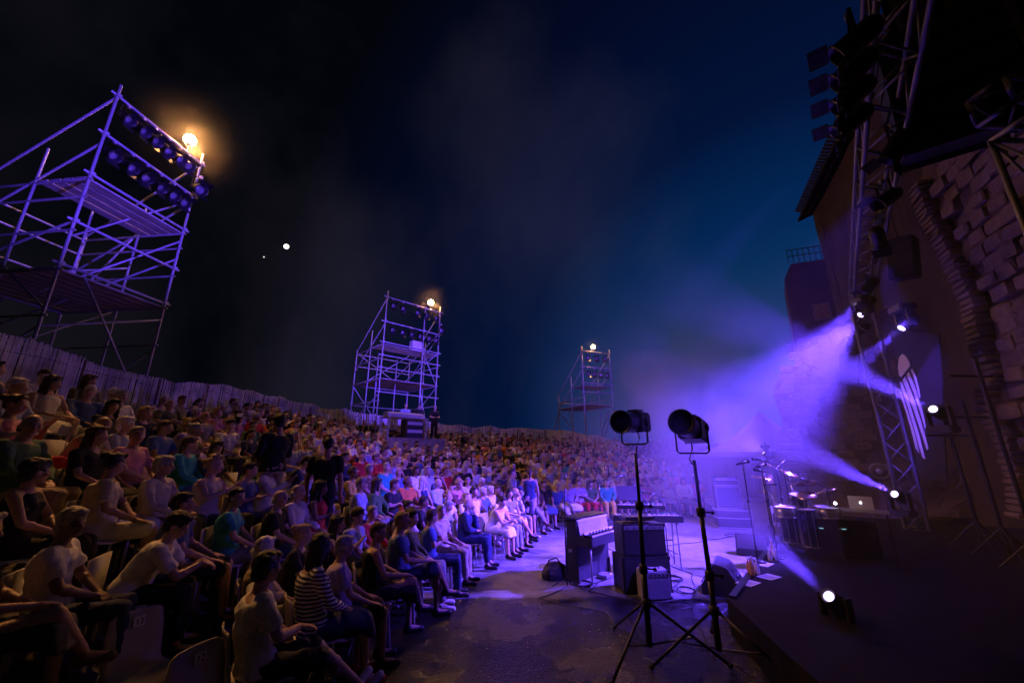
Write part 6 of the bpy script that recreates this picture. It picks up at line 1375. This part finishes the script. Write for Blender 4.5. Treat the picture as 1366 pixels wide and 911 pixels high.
# distant woods beyond the right end of the stands
rr = random.Random(11); g = MB()
for i in range(1500):
    x = rr.uniform(9, 34); y = rr.uniform(38, 48); h = 3.1 + .9 * noise.noise(Vector((x * .35, 0, 3))) + .4 * noise.noise(Vector((x * 1.4, 0, 3)))
    c_ = Vector((x, y, rr.uniform(.2, 1) ** .6 * h))
    for q in range(4):
        a = Vector((rr.uniform(-1, 1), rr.uniform(-1, 1), rr.uniform(-.6, 1))).normalized(); b_ = a.orthogonal().normalized(); l = rr.uniform(.35, .7)
        g.add([c_, c_ + a * l * .5 + b_ * l * .3, c_ + a * l, c_ + a * l * .5 - b_ * l * .3], [(0, 1, 2, 3)])
g.obj('distant_woods', mat('far_foliage', (.04, .06, .035), .8, 0, .3, .4), kind='stuff')
# moon and the one planet beside it
M_moon = mat('moon_surface', (.8, .8, .75), .9, emit=((1, .95, .82), 3.2)); d = ray(382, 329).normalized()
MB().ball(CAM + d * 2000, 2000 * 2.7 / FPX, n=32, m=20).obj('moon', M_moon, smooth=True, label='small bright white moon between the left and middle towers', cat='moon')
d = ray(352, 343).normalized(); MB().ball(CAM + d * 2000, 2000 * .8 / FPX).obj('planet', mat('planet_glow', (.8, .8, .8), .9, emit=((1, .9, .8), .9)), smooth=True, label='tiny bright planet just left below the moon', cat='planet')
# ------------------------------------------------------------------ the lit moving heads
H1 = at(1152, 417, t=10.0); H2 = at(1148, 440, t=11.2); H3 = at(1208, 433, t=8.0); H4 = at(1250, 548, t=7.5); H5 = at(1198, 661, t=8.5); H6 = at(1112, 801, t=4.4)
moving_head(H1, (1.2, 10.0, .3), 'lit moving head hanging at the far end of the overhead truss', 9500, 17)
moving_head(H2, (3.4, 13.5, .3), 'smaller lit moving head hanging just below the far truss end', 7000, 17)
moving_head(H3, (2.6, 8.8, .3), 'lit moving head hanging above the banner', 9000, 20)
moving_head(H4, at(1100, 478, t=6.9), 'lit moving head on a stand right of the banner, beam rising left', 30000, 12, up=True)
moving_head(H5, at(1050, 590, t=7.9), 'lit moving head low beside the upright truss foot', 22000, 13, up=True)
moving_head(H6, at(1030, 725, t=4.25), 'lit moving head on the dark stage floor in the foreground', 17000, 15, up=True, s=.8)
H7 = at(1022, 606, t=14.2)
moving_head(H7, (6.5, 15.5, 4.2), 'small lit lamp beside the foot of the ruined wall', 1500, 110, s=.8)
# the four black lamps on the overhead truss shine away from the camera: on the towers, the fence and the front rows
def wash(p, tg, e, an, col=VIOLET):
    d = (Vector(tg) - p).normalized(); lamp('added_wash_light', 'SPOT', p + V(0, 0, -.3) + d * .48, e, col, tg, .06, an, .8)
for p, tg, e, an in ((TRUSSL[0], P1(.5, .6, z1 - 1.8), 19000, 26), (TRUSSL[1], P2(.5, .5, z2 - 3.0), 40000, 24), (TRUSSL[3], P3(.5, .5, z3 - 2.5), 30000, 13), (TRUSSL[2], (-2.0, 12.5, .8), 4500, 40)): wash(p, tg, e, an)
for i, (p, tg, e, an) in enumerate(((V(9.0, 9.5, 5.95), (2.2, 9.6, 0), 36000, 52), (V(8.6, 9.0, 5.95), (.4, 10.6, .3), 13000, 30), (V(7.8, 8.0, 5.95), (4.5, 12.5, 0), 17000, 44), (V(6.2, 6.0, 5.95), (8.95, 8.75, 3.3), 3200, 24), (V(5.4, 4.95, 5.95), (-1.7, 6.6, .8), 300, 44), (V(4.6, 3.95, 5.95), (2.4, 7.8, .2), 1500, 50))):  # lamps added for the violet wash and fill; their sources are unseen
    hung_lamp(p, tg, ['added dark wash lamp at the far end of the overhead truss', 'second added dark wash lamp from the far end of the overhead truss', 'third added dark wash lamp along the overhead truss', 'added dark lamp on the truss turned back towards the banner', 'added dark lamp on the truss turned to the near front row', 'added dark lamp on the truss nearest the camera turned to the amplifiers', 'dark lamp lying on the stage floor turned up at the truss'][i], 'black lamps on the overhead truss', 1.0, upright=p.z < 1)
    wash(p if p.z > 1 else p + V(0, 0, .6), tg, e, an)

# ------------------------------------------------------------------ smoke drifting over the stage
def vol(name, lo, hi, build, col=(.9, .9, .95), aniso=.3, step=None):
    lo, hi = Vector(lo), Vector(hi); m = bpy.data.materials.new(name); m.use_nodes = True; nt = m.node_tree; nt.nodes.clear(); N = nt.nodes.new; L = nt.links.new
    out = N('ShaderNodeOutputMaterial'); pv = N('ShaderNodeVolumePrincipled'); L(pv.outputs[0], out.inputs['Volume']); pv.inputs['Color'].default_value = (*col, 1); pv.inputs['Anisotropy'].default_value = aniso
    if isinstance(build, float): pv.inputs['Density'].default_value = build
    else: L(build(nt, N, L), pv.inputs['Density'])
    o = MB().box((lo + hi) / 2, hi - lo).obj(name, m, kind='stuff'); return o
def ball_falloff(nt, N, L, tc, c, r, r0=.3, dens=1.0):
    vs = N('ShaderNodeVectorMath'); vs.operation = 'SUBTRACT'; vs.inputs[1].default_value = c; L(tc.outputs['Object'], vs.inputs[0])
    vd = N('ShaderNodeVectorMath'); vd.operation = 'DIVIDE'; vd.inputs[1].default_value = r; L(vs.outputs[0], vd.inputs[0]); ln = N('ShaderNodeVectorMath'); ln.operation = 'LENGTH'; L(vd.outputs[0], ln.inputs[0])
    f = N('ShaderNodeMapRange'); f.interpolation_type = 'SMOOTHSTEP'; f.inputs[1].default_value = r0; f.inputs[2].default_value = 1; f.inputs[3].default_value = dens; f.inputs[4].default_value = 0; L(ln.outputs['Value'], f.inputs[0]); return f.outputs[0]
def plume(nt, N, L):
    tc = N('ShaderNodeTexCoord'); nz = N('ShaderNodeTexNoise'); nz.inputs['Scale'].default_value = .40; nz.inputs['Detail'].default_value = 3.5; nz.inputs['Roughness'].default_value = .5; nz.inputs['Distortion'].default_value = .6; L(tc.outputs['Object'], nz.inputs['Vector'])
    mr = N('ShaderNodeMapRange'); mr.interpolation_type = 'SMOOTHSTEP'; mr.inputs[1].default_value = .40; mr.inputs[2].default_value = .64; mr.inputs[3].default_value = .12; mr.inputs[4].default_value = 1; L(nz.outputs['Fac'], mr.inputs[0])
    a = ball_falloff(nt, N, L, tc, (7.6, 15.0, 3.0), (5.6, 4.9, 5.8), .05, .17); mr2 = N('ShaderNodeMapRange'); mr2.inputs[3].default_value = .55; mr2.inputs[4].default_value = 1; L(mr.outputs[0], mr2.inputs[0]); b = ball_falloff(nt, N, L, tc, (6.2, 7.7, 1.9), (6.4, 6.7, 4.9), .5, .019)
    def mul(x, y): q = N('ShaderNodeMath'); q.operation = 'MULTIPLY'; L(x, q.inputs[0]); L(y, q.inputs[1]); return q.outputs[0]
    ad = N('ShaderNodeMath'); ad.operation = 'ADD'; L(mul(a, mr.outputs[0]), ad.inputs[0]); L(mul(b, mr2.outputs[0]), ad.inputs[1]); return ad.outputs[0]
vol('smoke_plume', (.3, 1.2, .44), (13.8, 20, 8.8), plume)
for i, (P, z, u) in enumerate(((P1, z1, .8), (P2, z2, .8), (P3, z3, .42))):  # haze ball added round each flood lamp, stands in for its glow
    c = P(u, 0, z + .44); r = (2.3, 1.8, 1.4)[i]
    def halo_haze(nt, N, L, c=c, r=r):
        tc = N('ShaderNodeTexCoord'); f = ball_falloff(nt, N, L, tc, tuple(c), (r, r, r), .0, 1); p = N('ShaderNodeMath'); p.operation = 'POWER'; L(f, p.inputs[0]); p.inputs[1].default_value = 3; q = N('ShaderNodeMath'); q.operation = 'MULTIPLY'; L(p.outputs[0], q.inputs[0]); q.inputs[1].default_value = (.035, .03, .02)[i]; return q.outputs[0]
    vol('added_halo_haze', c - V(r, r, r), c + V(r, r, r), halo_haze, col=(1, .95, .9))
